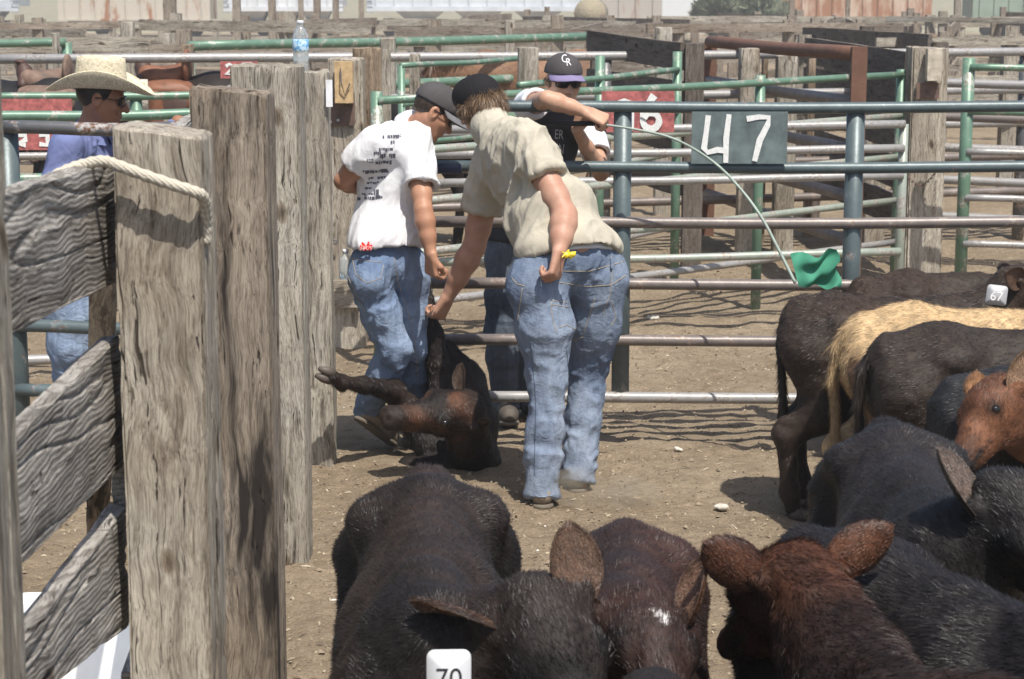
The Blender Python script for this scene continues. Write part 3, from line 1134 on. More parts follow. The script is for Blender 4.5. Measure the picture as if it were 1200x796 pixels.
t = thing('gate_post', 'big square timber post on the right with a small latch box and chain', 'post', (xw(1092, 13.8), 13.8, 0))
post_at('post', 1070, 1113, 57, 13.9, .26, WD_PALE, t, 70, res=(.012, .04), topcut=-.05)
a = P(1094, 76, 13.84)
MB().box((a.x - .05, 13.8, a.z - .11), (a.x + .05, 13.88, a.z + .11)).build('latch_box', plain('raw pine box', (.50, .44, .35), .8, var=.3), t)
a, b = P(1074, 97, 13.88), P(1100, 116, 13.88)
MB().box((a.x, 13.87, b.z), (b.x, 13.885, a.z)).build('metal_plate', RUSTM, t)
g = MB()
for k in range(20):
    s_ = k / 19
    q = P(1062 + 35 * s_, 205 + 14 * math.sin(s_ * 3.1) - 4 * s_, 13.8)
    o_ = Vector((.014, 0, 0)) if k % 2 else Vector((.010, .008, .004))
    g.tube([q - o_, q + Vector((0, 0, .006)), q + o_, q - Vector((0, 0, .006)), q - o_], .0035, 5)
for k in range(12):
    q = P(1096 - (k % 2), 212 + k * 3.4, 13.8)
    g.tube([q - Vector((0, 0, .012)), q + Vector((.006, 0, 0)), q + Vector((0, 0, .012)), q - Vector((.006, 0, 0)), q - Vector((0, 0, .012))], .0035, 5)
g.build('chain', RUSTM, t, True)

# loose timber posts of the pens
GP = 'timber posts of the stock pens'
for k, (xl, xr, yt, Y, m, lab) in enumerate((
        (479, 492, 65, 14.2, WD_GREY, 'thin grey pen post left of the black cap, under the steel rail'),
        (607, 631, 57, 14.4, WD_GREY, 'square grey pen post just left of the capped man'),
        (445, 463, 46, 16.5, WD_GREY, 'grey post top beyond the timber end post'),
        (868, 891, 58, 15.4, WD_PALE, 'pale pen post inside the rusty gate, nearest its hinge side'),
        (911, 936, 66, 15.8, WD_GREY, 'greyed pen post in the middle of the rusty gate'),
        (1017, 1044, 58, 16.4, WD_GREY, 'broad grey post between the rusty plate and the latch post'),
        (769, 788, 33, 18.5, WD_GREY, 'grey post at the end of the shade darkened planks'),
        (140, 156, 27, 22, WD_GREY, 'grey post above the cowboy hat'),
        (212, 224, 53, 17, WD_BRN, 'brown post behind the saddle horn'),
        (1086, 1100, 41, 21, WD_BRN, 'brown post beyond the latch post'),
        (592, 604, 25, 24, WD_GREY, 'grey post far behind the two bending men'),
        (948, 957, 68, 17, WD_BRN, 'narrow brown stake inside the rusty gate'),
        (895, 901, 58, 16.5, WD_BRN, 'thin brown stake left of the middle gate post'),
        (60, 66, 40, 17.5, WD_GREY, 'slim grey post behind the black horse neck'))):
    o = post_at('timber_post', xl, xr, yt, Y, .15, m, None, 80 + k, res=(.03, .12))
    tag(o, lab, 'post', GP)


def plank_fence(label, A, B, zs, wd, mat, seed, posts=(0, .5, 1), ph=None, pmat=None, group='plank fences of the far pens', pw=.14, drop=0):
    A, B = Vector(A), Vector(B)
    t = thing('plank_fence', label, 'fence', tuple((A + B) / 2), group=group)
    d = (B - A)
    for i, z in enumerate(zs):
        za, zb = (z, z) if not hasattr(z, '__len__') else z
        j = .02 * math.sin(seed * 3.1 + i * 2.3)
        timber('plank', A + Vector((0, 0, za + j)), B + Vector((0, 0, zb - j)), wd, .04, mat, t, side=(0, 0, 1), seed=seed + i, res=None, amp=.006)
    n = Vector((-d.y, d.x, 0)).normalized() * .09
    if n.y < 0: n = -n
    for k, p in enumerate(posts):
        q = A + d * p + n
        timber('post', q + Vector((0, 0, -.1)), q + Vector((0, 0, (ph or 1.6) + .12 * math.sin(seed + 5 * k))), pw, pw, pmat or mat, t, seed=seed + 11 * k, amp=.006)
    return t


a, b = P(690, 50, 16.8), P(800, 66, 14.8)
plank_fence('plank fence coloured dark as its shadow side, slanting behind the capped man above the 16 sign', (a.x, a.y, 0), (b.x, b.y, 0), [(a.z, b.z), (a.z - .3, b.z - .3), (a.z - .62, b.z - .62), (a.z - .95, b.z - .95)], .2, WD_SHADE, 3, posts=(0, 1), ph=1.6)
a, b = P(945, 60, 18.5), P(1062, 112, 14.6)
plank_fence('plank fence coloured dark for shade between the rusty gate and the latch post', (a.x, a.y, 0), (b.x, b.y, 0), [(1.55, 1.55), (1.3, 1.3), (1.05, 1.05), (.75, .75), (.45, .45)], .24, WD_SHADE, 7, posts=(0, .5), ph=1.5)
a, b = P(942, 45, 25), P(1090, 55, 19)
plank_fence('shade darkened plank fence sloping down beyond the rusty gate', (a.x, a.y, 0), (b.x, b.y, 0), [(a.z, b.z), (a.z - .35, b.z - .35), (a.z - .7, b.z - .7)], .26, WD_SHADE, 9, posts=(0, .5, 1), ph=1.6)

# rows of old plank pens behind, all the way to the railway
rng = random.Random(5)
rows = [(20.5, -.30, .30), (24, -.32, .33), (28, -.32, .32), (33, -.33, .33), (39, -.33, .33), (46, -.34, .34), (54, -.34, .34), (64, -.34, .34), (76, -.34, .34)]
side_txt = ['leftmost stretch', 'stretch behind the cowboy', 'stretch behind the bending men', 'stretch behind the rusty gate', 'rightmost stretch']
for ri, (Y, l, r) in enumerate(rows):
    nseg = 5
    x0, x1 = (l * Y), (r * Y)
    for s_ in range(nseg):
        if Y < 24 and s_ in (2, 3) : continue
        xa, xb = x0 + (x1 - x0) * s_ / nseg, x0 + (x1 - x0) * (s_ + .96) / nseg
        sk = rng.uniform(-.06, .06) * Y
        zt = min(1.5, 2.1 - 38 * Y / F) + rng.uniform(-.12, .12) * (1 if Y < 45 else .3)
        zs = [zt - k * .40 for k in range(3)] if Y < 45 else [zt - k * .5 for k in range(2)]
        np_ = max(2, int((xb - xa) / 2.6))
        plank_fence('far grey plank pen, row %s back, %s' % (['first', 'second', 'third', 'fourth', 'fifth', 'sixth', 'seventh', 'eighth', 'ninth', 'tenth', 'last'][ri], side_txt[s_]),
                    (xa, Y - sk, 0), (xb, Y + sk, 0), zs, rng.choice((.09, .12, .15)), rng.choice((WD_FAR, WD_GREY, WD_GREY)), ri * 7 + s_, posts=[(k + .3) / np_ for k in range(np_)], ph=zt + .1, pw=.15)
# cross fences running away from the camera
for k in range(14):
    x = rng.uniform(-.3, .3)
    Y = rng.uniform(22, 45)
    plank_fence('grey plank cross fence running away from the camera between the far pens',
                (x * Y, Y, 0), (x * Y + rng.uniform(-3, 3), Y + 7, 0), [1.5, 1.15, .8], .19, WD_FAR, 200 + k, posts=(0, .5, 1), ph=1.6, group='cross fences between the far pens')

# tall poles
for k, (px, top, base, Y, wpx, lab) in enumerate(((197, -60, 53, 30, 14, 'tall thick bare pole rising above the horse saddle'), (276, -40, 44, 38, 9, 'tall bare pole in front of the grey freight wagon'), (318, -30, 40, 45, 8, 'knotted bare pole between the wagon and the water bottle'),
                                              (371, -20, 40, 45, 8, 'bare pole just right of the water bottle'), (352, -30, 30, 60, 6, 'thin bare pole behind the water bottle'), (393, -20, 30, 60, 7, 'slim bare pole left of the white wagon'), (423, -20, 33, 60, 6, 'thin grey pole below the white wagon end'),
                                              (641, 8, 38, 42, 6, 'short grey pole in front of the white hopper wagon'), (929, -40, 42, 36, 6, 'thin grey pole in front of the rusty wagon, left one'), (995, -40, 40, 40, 5, 'thin pale pole in front of the rusty wagon, right one'), (1124, -40, 40, 40, 7, 'pale concrete looking pole at the green wagon'))):
    a = P(px, top, Y)
    o = timber('utility_pole', (a.x, Y, -.2), (a.x, Y, a.z), wpx * Y / F, wpx * Y / F, WD_FAR, None, seed=300 + k)
    tag(o, lab, 'pole', 'bare poles in front of the railway')

# ------------------------------------------------------------------ freight train
def wagon(label, x0, x1, col, kind, rust=0.0, Y=125):
    xa, xb = xw(x0, Y, 1), xw(x1, Y, 1)
    t = thing('freight_wagon', label, 'wagon', ((xa + xb) / 2, Y, 0), group='freight wagons on the siding')
    L = xb - xa
    m = plain('wagon paint', col, .6, var=.12, vs=1.2)
    if rust:
        m, n, b = newmat('rusty wagon paint')
        f = noise(n, mapping(n, (1.2, 1.2, .25)), 1.4, 6, .6)
        n.links.new(ramp(n, f, [(rust, (.34, .16, .08)), (rust + .12, col)]), b.inputs['Base Color'])
        b.inputs['Roughness'].default_value = .8
    dk = plain('wagon underframe', (.06, .055, .05), .8)
    if kind == 'box':
        g = MB().box((xa, Y, 1.1), (xb, Y + 3, 4.6))
        n = int(L / .9)
        for k in range(n):
            x = xa + L * (k + .5) / n
            g.box((x - .06, Y - .09, 1.15), (x + .06, Y - .002, 4.6))
        g.box((xa, Y - .12, 1.0), (xb, Y - .003, 1.14))
        g.build('wagon_body', m, t)
    else:
        g = MB().box((xa, Y, 1.9), (xb, Y + 3, 4.8))
        nb = 3
        for k in range(nb):
            u0, u1 = xa + L * (.1 + .8 * k / nb), xa + L * (.1 + .8 * (k + 1) / nb)
            c = (u0 + u1) / 2
            vs = [(u0, Y + .1, 1.9), (u1, Y + .1, 1.9), (u1, Y + 2.9, 1.9), (u0, Y + 2.9, 1.9), (c - .5, Y + 1, .75), (c + .5, Y + 1, .75), (c + .5, Y + 2, .75), (c - .5, Y + 2, .75)]
            g.add(vs, [(0, 1, 5, 4), (1, 2, 6, 5), (2, 3, 7, 6), (3, 0, 4, 7), (4, 5, 6, 7)])
        for k in range(12):
            x = xa + L * (k + .5) / 12
            g.box((x - .05, Y - .08, 1.9), (x + .05, Y - .002, 4.8))
        g.build('wagon_body', m, t)
        MB().box((xa, Y - .1, 1.6), (xb, Y - .004, 1.9)).build('side_sill', m, t)
        g = MB()
        for x in (xa + .15, xb - .15):
            for k in range(6):
                g.box((x - .25, Y - .2, 1.0 + k * .5), (x + .25, Y - .14, 1.06 + k * .5))
        g.build('ladder', GALV, t)
    g = MB().box((xa + .5, Y + .4, .75), (xb - .5, Y + 2.6, 1.0))
    g.build('underframe', dk, t)
    for x in (xa + L * .1, xa + L * .1 + 1.7, xb - L * .1 - 1.7, xb - L * .1):
        MB().tube([(x, Y + .35, .48), (x, Y + .5, .48)], .46, 18).build('wheel', dk, t)
    for x in (xa + L * .1 + .85, xb - L * .1 - .85):
        MB().box((x - 1.2, Y + .18, .35), (x + 1.2, Y + .34, .7)).build('bogie_frame', dk, t)
    t.location.z -= .73
    return t


wagon('pale blue grey freight wagon cut off by the frame edge', -160, 22, (.50, .54, .58), 'hopper')
wagon('cream grey ribbed freight wagon behind the cowboy hat', 68, 246, (.55, .50, .42), 'box', .34)
wagon('white freight wagon behind the bottle, with blue and pink patches', 262, 402, (.66, .68, .70), 'hopper')
wagon('long pale blue hopper wagon behind the two bending men', 430, 692, (.62, .66, .70), 'hopper')
wagon('ribbed grey freight wagon with a white mark, right of the hopper', 696, 776, (.46, .42, .37), 'box', .30)
wagon('orange rusty ribbed freight wagon behind the rusty gate', 914, 1092, (.55, .42, .32), 'box', .46)
wagon('dull green freight wagon cut off by the picture edge', 1140, 1330, (.25, .32, .25), 'box')
o = MB().box((xw(776, 135, 1), 135, -.8), (xw(832, 135, 1), 140, 3.6)).build('white_shed', plain('white sheet metal', (.75, .77, .78), .5), None)
tag(o, 'plain white shed between two freight wagons', 'shed')
for k, (px, wpx, lab) in enumerate(((868, 44, 'round green bush beside the rusty wagon'), (905, 20, 'small dark bush touching the rusty wagon'), (843, 18, 'low bush beside the white shed'))):
    g = SDF((xw(px, 118, 1) - 3, 115, -.9), (xw(px, 118, 1) + 3, 121, 3), .18)
    rr = np.random.default_rng(k)
    for j in range(16):
        g.ell(V(xw(px, 118, 1) + rr.normal() * wpx / 75, 118 + rr.normal(), .1 + abs(rr.normal()) * .7), V(.7, .7, .6), k=.1)
    v, f = g.extract()
    vv, ff, _ = blades(v, f, 2500, .5, .12, lambda p, n: np.tile([0, 0, 1.0], (len(p), 1)), lift=1.0, curl=.8, clump=1)
    v2 = np.concatenate([v, vv])
    me = mesh('bush', v2, [list(q) for q in f] + [[int(a) for a in q + len(v)] for q in ff])
    tag(link('bush', me, plain('dusty leaves', (.15, .165, .10), .8, vs=2, var=.5)), lab, 'bush')
o = MB().tube([P(690, 16, 100), P(696, 16, 103)], .75, 20).build('round_bale', plain('old bale', (.34, .29, .2), .9, bumps=(8, .5, .1)), None, True)
tag(o, 'round straw coloured bale near the ribbed grey wagon', 'bale')
# railway bank
v = [(x, y, z) for y, z in ((134, -.9), (142, -.4), (190, -.2), (1400, 2.0)) for x in (-900, 900)]
o = link('railway_embankment', mesh('bank', v, [(0, 1, 3, 2), (2, 3, 5, 4), (4, 5, 7, 6)]), plain('dry grass bank', (.30, .27, .18), .95, vs=.5, var=.3))
tag(o, kind='structure')
# white trough behind the left boards
wt = thing('stock_tub', 'smooth white plastic stock tub on the dirt behind the furrowed boards', 'tub', (G(70, 688, .4).x, G(70, 688, .4).y - .52, 0))
MB().lathe([(.34, 0), (.42, .05), (.46, .36), (.475, .37), (.475, .40), (.44, .41), (.42, .36), (.38, .1), (.0, .09)], 40).build('tub_shell', plain('white plastic', (.82, .82, .80), .45, var=.04), wt, True, True)
# ------------------------------------------------------------------ dusty air
hz = MB().box((-140, -8, -2.2), (140, 186, 8)).build('haze', None)
m = bpy.data.materials.new('dusty air')
m.use_nodes = True
m.node_tree.nodes.clear()
pv = m.node_tree.nodes.new('ShaderNodeVolumePrincipled')
pv.inputs['Color'].default_value = (.93, .92, .90, 1)
pv.inputs['Density'].default_value = .0018
pv.inputs['Anisotropy'].default_value = .2
mo = m.node_tree.nodes.new('ShaderNodeOutputMaterial')
m.node_tree.links.new(pv.outputs[0], mo.inputs['Volume'])
hz.data.materials.append(m)
tag(hz, 'pale dusty air over the pens', 'haze', kind='stuff')
# ------------------------------------------------------------------ animals
def coat_mat(name, rough=.62, spec=.25, sheen=0.0):
    m, n, b = newmat(name)
    at = N_(n, 'ShaderNodeAttribute', attribute_name='coat')
    v_ = mapping(n, (1, 1, 1))
    f = noise(n, v_, 35, 5, .65, .6)
    c = mixc(n, 1.0, at.outputs['Color'], ramp(n, f, [(.3, (.6, .6, .6)), (.7, (1.35, 1.3, 1.25))]), 'MULTIPLY')
    n.links.new(c, b.inputs['Base Color'])
    b.inputs['Roughness'].default_value = rough
    b.inputs['Specular IOR Level'].default_value = spec
    bump(n, b, noise(n, v_, 220, 4, .7), .35, .004)
    return m


COAT = coat_mat('coat')
HAIR = coat_mat('hair strands', .36, .42)
HOOF = plain('hoof horn', (.10, .08, .065), .6, bumps=(60, .3, .003))
EYE = plain('dark eye', (.012, .01, .01), .08)
TAGM = plain('white ear tag plastic', (.66, .67, .68), .45, var=.03)
TAGG = plain('grey ear tag plastic', (.42, .43, .45), .5, var=.05)
INK = plain('black ink', (.015, .015, .02), .6)
BLACK, BROWNB, RED, TAN = V(.013, .011, .0108), V(.034, .022, .017), V(.17, .065, .028), V(.50, .36, .20)


def ear_mesh(base, d, opn, L, W, col_out, col_in, parent, seed, label=None, name='ear'):
    base, d, opn = V(tuple(base)), nrm(tuple(d)), V(tuple(opn))
    opn = nrm(opn - np.dot(opn, d) * d)
    sd = np.cross(d, opn)
    nu, nv = 14, 11
    front, back = [], []
    for i in range(nu):
        u = i / (nu - 1)
        if u < .42:
            w_ = W * (.58 + .42 * math.sin(math.pi / 2 * u / .42))
        else:
            w_ = W * max(0.0, 1 - ((u - .42) / .585) ** 2) ** .62
        dp = .34 * w_ * (1.25 - .5 * u)
        for j in range(nv):
            v_ = -1 + 2 * j / (nv - 1)
            p = base + d * L * u + sd * w_ * math.sin(v_ * 1.25) / math.sin(1.25) - opn * (dp * (1 - v_ * v_) - .25 * dp) + d * .0
            p = p - opn * .02 * u * u
            front.append(p)
            back.append(p - opn * .006 * (1.05 - abs(v_)) - opn * .0015)
    n = nu * nv
    v = np.array(front + back)
    f = []
    for i in range(nu - 1):
        for j in range(nv - 1):
            a = i * nv + j
            f.append((a, a + nv, a + nv + 1, a + 1))
            f.append((n + a, n + a + 1, n + a + nv + 1, n + a + nv))
    for i in range(nu - 1):
        for j in (0, nv - 1):
            a = i * nv + j
            q = (a, n + a, n + a + nv, a + nv)
            f.append(q if j == 0 else q[::-1])
    for j in range(nv - 1):
        a = (nu - 1) * nv + j
        f.append((a, n + a, n + a + 1, a + 1))
    f = np.array(f)
    vj = np.tile(np.abs(-1 + 2 * np.arange(nv) / (nv - 1)), nu)
    ui = np.repeat(np.arange(nu) / (nu - 1), nv)
    rim = np.clip(np.maximum(vj - .55, ui - .72) * 2.4, 0, 1)[:, None]
    ci = col_in * (1 - rim * .3)
    co_ = np.array(col_out) * (1 - rim) + np.array(col_out) * .3 * rim
    co_ = co_ * (1 + .35 * vn(v[:n] * 45, seed))[:, None]
    cols = np.concatenate([ci, co_])
    vv, ff, cc = blades(v, f, 5200, .010, .0006, lambda p, nn: np.tile(d, (len(p), 1)), cols, lift=.22, seed=seed, clump=30)
    V_ = np.concatenate([v, vv])
    F_ = [tuple(q) for q in f] + [tuple(q) for q in ff + len(v)]
    me = mesh(name, V_, F_)
    set_col(me, np.concatenate([cols, cc]))
    o = link(name, me, HAIR, parent)
    if label: o['label'] = label
    return o


def plate_tag(c, up, nrm_, w, h, text, mat, tmat, parent, size=.04, label=None):
    c, up, n = Vector(c), Vector(up).normalized(), Vector(nrm_)
    n = (n - n.dot(up) * up).normalized()
    s = up.cross(n)
    prof = []
    for (sx, sy, r_, a0) in ((1, -1, .010, -90), (1, 1, .014, 0), (-1, 1, .014, 90), (-1, -1, .010, 180)):
        for k in range(5):
            a = R(a0 + k * 22.5)
            prof.append((sx * (w / 2 - r_) + r_ * math.cos(a), sy * (h / 2 - r_) + r_ * math.sin(a)))
    m = len(prof)
    vs = [c + s * x + up * y + n * (.0012 + .10 * -(x * x + y * y)) for x, y in prof] + [c + s * x + up * y - n * (.0012 + .10 * (x * x + y * y)) for x, y in prof]
    vs += [c + n * .0012, c - n * .0012]
    fs = [(k, (k + 1) % m, 2 * m) for k in range(m)] + [(m + (k + 1) % m, m + k, 2 * m + 1) for k in range(m)] + [(k, m + k, m + (k + 1) % m, (k + 1) % m) for k in range(m)]
    o = MB().add(vs, fs).build('ear_tag', mat, parent, True)
    if label: o['label'] = label
    if text:
        me = text_mesh(text, size)
        M = Matrix((s, up, n)).transposed().to_4x4()
        M.translation = c + n * .0008 - up * h * .08
        me.transform(M)
        link('number', me, tmat, o)
    return o


def head_sdf(g, poll, fd, hu, s=1.0):
    sd = np.cross(hu, fd)
    g.ell(poll + fd * .06 * s, V(.125, .085, .085) * s, (fd, sd, hu), k=.05)
    g.cone(poll + fd * .02 * s + hu * .03 * s, poll + fd * .10 * s + hu * .035 * s, .05 * s, .055 * s, k=.05)
    g.cone(poll + fd * .12 * s, poll + fd * .29 * s - hu * .012 * s, .076 * s, .045 * s, k=.035)
    g.ell(poll + fd * .335 * s - hu * .015 * s, V(.045, .053, .040) * s, (fd, sd, hu), k=.02)
    g.cone(poll + fd * .06 * s - hu * .075 * s, poll + fd * .30 * s - hu * .05 * s, .055 * s, .034 * s, k=.04)
    for q in (1, -1):
        g.ell(poll + fd * .135 * s + sd * q * .068 * s + hu * .030 * s, V(.036, .026, .028) * s, (fd, sd, hu), k=.025)
        g.cone(poll + fd * .02 * s + sd * q * .06 * s + hu * .01 * s, poll + fd * .0 * s + sd * q * .10 * s + hu * .015 * s, .032 * s, .022 * s, k=.02)
        g.ell(poll + fd * .372 * s + sd * q * .028 * s - hu * .002 * s, V(.016, .012, .010) * s, (fd, sd, hu), k=.008, op='s')
    g.cone(poll + fd * .345 * s - hu * .036 * s + sd * .03 * s, poll + fd * .345 * s - hu * .036 * s - sd * .03 * s, .022 * s, k=.02)


def calf(label, tail, wither, poll, muz, side, ears, coat, hs=1.0, furn=26000, tagd=None, tail_on=True, group='black calves crowded in the pen', legs=(0, 0, 0, 0), flen=.019, wid=1.0, feature=None, cat='calf', h=.012, name='calf', tailcol=None, headless=False):
    tail, wither = V(tuple(tail)), V(tuple(wither))
    s = (tail[2] + wither[2]) / 2 / .93
    X = wither - tail
    L = math.hypot(X[0], X[1])
    X = V(X[0] / L, X[1] / L, 0)
    Z = V(0, 0, 1)
    Yv = np.cross(Z, X)
    kz = (wither[2] - tail[2]) / L
    o0 = V(tail[0], tail[1], 0)

    def W(x, y, z):
        zz = z * s
        if z > .5: zz += kz * (x - .5) * L * min(1, (z - .5) * 4)
        return o0 + X * x * L + Yv * y * s * wid + Z * zz
    poll, muz = V(tuple(poll)), V(tuple(muz))
    fd = nrm(muz - poll)
    sd = V(tuple(side))
    sd = nrm(sd - np.dot(sd, fd) * fd)
    hu = np.cross(fd, sd)
    if hu[2] < 0 and not headless == 'flip':
        hu = -hu
    pts = np.array([W(-.25, -.35, -.03), W(-.25, .35, 1.1), W(1.3, -.35, 0), W(1.3, .35, 1.1), poll - .22, poll + .22, muz - .1, muz + .1])
    lo, hi = pts.min(0), pts.max(0)
    lo[2] = max(lo[2], -.03)
    g = SDF(lo, hi, h)
    ax = (X, Yv, Z)
    g.ell(W(.13, 0, .74), V(.20, .185 * wid, .175) * s, ax, k=.07)
    g.ell(W(.35, 0, .71), V(.24, .17 * wid, .195) * s, ax, k=.08)
    g.ell(W(.60, 0, .655), V(.28, .215 * wid, .245) * s, ax, k=.08)
    g.ell(W(.88, 0, .68), V(.19, .17 * wid, .23) * s, ax, k=.08)
    g.chain([W(.02, 0, .845), W(.2, 0, .875), W(.5, 0, .855), W(.8, 0, .87), W(1.0, 0, .865)], [.04 * s, .04 * s, .035 * s, .045 * s, .06 * s], k=.10)
    g.cone(W(0, 0, .87), W(-.05, 0, .82), .045 * s, .03 * s, k=.05)
    for i, q in enumerate((1, -1)):
        g.ell(W(.20, .145 * q, .845), V(.06, .05, .035) * s, ax, k=.11)
        g.ell(W(.0, .085 * q, .78), V(.045, .04, .05) * s, ax, k=.06)
        l1, l2 = legs[i], legs[2 + i]
        g.chain([W(.08, .10 * q, .70), W(.16 + l1 * .4, .125 * q, .49), W(-.045 + l1 * .8, .115 * q, .365), W(-.01 + l1, .11 * q, .12), W(.01 + l1, .11 * q, .055)],
                [.140 * s, .098 * s, .050 * s, .035 * s, .038 * s], k=.05)
        g.ell(W(-.045 + l1 * .8, .115 * q, .375), V(.05, .032, .05) * s, ax, k=.03)
        g.chain([W(.93, .10 * q, .70), W(.86 + l2 * .2, .125 * q, .50), W(.90 + l2 * .7, .11 * q, .29), W(.90 + l2, .105 * q, .11), W(.915 + l2, .105 * q, .055)],
                [.105 * s, .075 * s, .042 * s, .029 * s, .034 * s], k=.05)
        g.ell(W(.90 + l2 * .7, .11 * q, .29), V(.042, .04, .05) * s, ax, k=.03)
    nb, hd = W(.93, 0, .73), poll + fd * .0 - hu * .02
    g.cone(nb, hd, .155 * s, .085 * hs, k=.09)
    g.cone(W(.98, 0, .62), poll + fd * .06 - hu * .07, .11 * s, .06 * hs, k=.08)
    head_sdf(g, poll, fd, hu, hs)
    v, f = g.extract()
    n = vnormals(v, f)
    v = v + n * (.009 * vn(v * 5.5, 12) * (loc_z(v) > .4) + .006 * vn(v * 14, 2) + .004 * vn(v * 34, 3))[:, None]
    # shoulder blade and rib relief
    root = thing(name, label, cat, tuple(o0 + X * L * .5), math.atan2(X[1], X[0]), group)
    loc = np.stack([((v - o0) @ X) / L, (v - o0) @ Yv / s, v[:, 2] / s], 1)
    hl = np.stack([(v - poll) @ fd, (v - poll) @ np.cross(hu, fd), (v - poll) @ hu], 1) / hs
    cols = coat(v, loc, hl)
    ishead = (np.linalg.norm(v - (poll + fd * .17), axis=1) < .30) & (hl[:, 0] > -.02)
    er = np.minimum(np.linalg.norm(hl - V(.138, .083, .034), axis=1), np.linalg.norm(hl - V(.138, -.083, .034), axis=1))
    cols = cols * (1 - .7 * np.clip((.045 - er) / .02, 0, 1))[:, None]
    mz = np.clip((hl[:, 0] - .24) / .08, 0, 1) * ishead
    cols = cols * (1 - .5 * mz)[:, None]
    nose_mouth = ((hl[:, 0] > .345) | ((np.abs(hl[:, 2] + .040) < .006) & (hl[:, 0] > .22))) & ishead
    cols[nose_mouth] = V(.02, .017, .017)  # dark nose pad; the mouth crease is only a painted dark line
    me = mesh('body', v, f)
    set_col(me, cols)
    link('body', me, COAT, root)

    def flow(p, nn):
        hx = (p - poll) @ fd
        near = (np.linalg.norm(p - (poll + fd * .17), axis=1) < .27) & (hx > -.02)
        d = np.tile(-X + V(0, 0, -.35), (len(p), 1))
        lx = ((p - o0) @ X) / L
        d = d + np.where(p[:, 2:3] < .55 * s, 1.2, .1) * V(0, 0, -1)
        d[near] = -fd * .8 + hu * .3
        return d
    vv, ff, cc = blades(v, f, int(furn * 1.7), flen, .0010, flow, cols, lift=.30, seed=int(abs(tail[0]) * 100), mask=lambda c: np.where(nose_mask(c, poll, fd), .05, 1) * (.35 + 1.0 * (c[:, 2] > .45 * s)), curl=.45)
    me = mesh('coat_hair', vv, ff)
    set_col(me, cc)
    link('coat_hair', me, HAIR, root)
    for i, q in enumerate((1, -1)):
        for (x, y) in ((.02 + legs[i], .11 * q), (.925 + legs[2 + i], .105 * q)):
            c = W(x, y, 0)
            gg = MB()
            for k in (-1, 1):
                cc_ = c + Yv * k * .017 * s
                prof = [(.0235, 0), (.022, .02), (.017, .05)]
                vs = []
                for r_, z in prof:
                    for j in range(12):
                        a = 2 * math.pi * j / 12
                        vs.append(cc_ + X * (r_ * 1.5 * math.cos(a) + .012 * (1 - z / .05)) * s + Yv * r_ * .72 * math.sin(a) * s + Z * z * s)
                fs = [(i_ * 12 + j, i_ * 12 + (j + 1) % 12, (i_ + 1) * 12 + (j + 1) % 12, (i_ + 1) * 12 + j) for i_ in range(2) for j in range(12)] + [tuple(range(12))[::-1], tuple(range(24, 36))]
                gg.add(vs, fs)
            gg.build('hoof', HOOF, root, True)
    if not headless:
        for q in (1, -1):
            c = poll + (fd * .138 + np.cross(hu, fd) * q * .079 + hu * .033) * hs
            g2 = MB().lathe([(.0, -.017), (.009, -.014), (.015, -.007), (.017, 0), (.015, .007), (.009, .014), (0, .017)], 14, c)
            g2.build('eye', EYE, root, True)
    sdv = np.cross(hu, fd)
    for k, e in enumerate(ears):
        q, d, opn, el = e[:4]
        q = q * (1 if np.dot(sdv, V(tuple(side))) > 0 else -1)
        co, ci = e[4] if len(e) > 4 else (V(.07, .045, .035), V(.12, .075, .05))
        base = poll + (fd * .015 + sdv * q * .088 + hu * .018) * hs
        eo = ear_mesh(base, d, opn, el, el * .36, co, ci, root, 5 + k)
        if tagd and tagd[0] == k:
            _, tp, tup, tn, tw, th, txt, tm, ink, sz = tagd
            plate_tag(tp, tup, tn, tw, th, txt, tm, ink, eo, sz)
    if tail_on:
        a = W(-.045, 0, .84)
        pts_ = [a, W(-.085, 0, .78), W(-.095, 0, .66), W(-.08, .01, .52), W(-.075, .02, .40), W(-.08, .02, .30)]
        g3 = SDF(np.min(pts_, 0) - .06, np.max(pts_, 0) + .06, .008)
        g3.chain(pts_, [.026 * s, .021 * s, .016 * s, .015 * s, .022 * s, .008], k=.01)
        tv, tf = g3.extract()
        tc = np.tile(tailcol if tailcol is not None else cols[np.argmin(np.linalg.norm(v - a, axis=1))], (len(tv), 1))
        bv, bf, bc = blades(tv, tf, 2500, .05, .0012, lambda p, nn: np.tile([0, 0, -1.0], (len(p), 1)), tc, lift=.2, seed=4)
        me = mesh('tail', np.concatenate([tv, bv]), [tuple(q) for q in tf] + [tuple(q) for q in bf + len(tv)])
        set_col(me, np.concatenate([tc, bc]))
        link('tail', me, HAIR, root)
    return root


def loc_z(v):
    return v[:, 2]


def nose_mask(c, poll, fd):
    hx = (c - poll) @ fd
    return (np.linalg.norm(c - (poll + fd * .36), axis=1) < .08) & (hx > .33)


def coat_plain(c1, c2=None, amt=.5, head=None, sc=5):
    def fn(v, loc, hl):
        t = np.clip(.5 + .9 * fbm(v * sc, 3, 4), 0, 1)[:, None] * amt
        c = c1 * (1 - t) + (c2 if c2 is not None else c1 * 1.6) * t
        if head is not None:
            m = np.clip((.34 - np.linalg.norm(hl - V(.12, 0, 0), axis=1)) / .12, 0, 1)[:, None] * np.clip(.7 + .8 * fbm(v * 9, 2, 8), 0, 1)[:, None]
            c = c * (1 - m) + head * m
        return c
    return fn


def star(base):
    def fn(v, loc, hl):
        c = base(v, loc, hl)
        d = np.abs(hl[:, 1] - .012 * np.sin(hl[:, 0] * 60)) / .016 + np.abs(hl[:, 0] - .115) / .032
        m = (d < 1) & (hl[:, 2] > .03)
        c[m] = V(.7, .68, .66)
        return c
    return fn


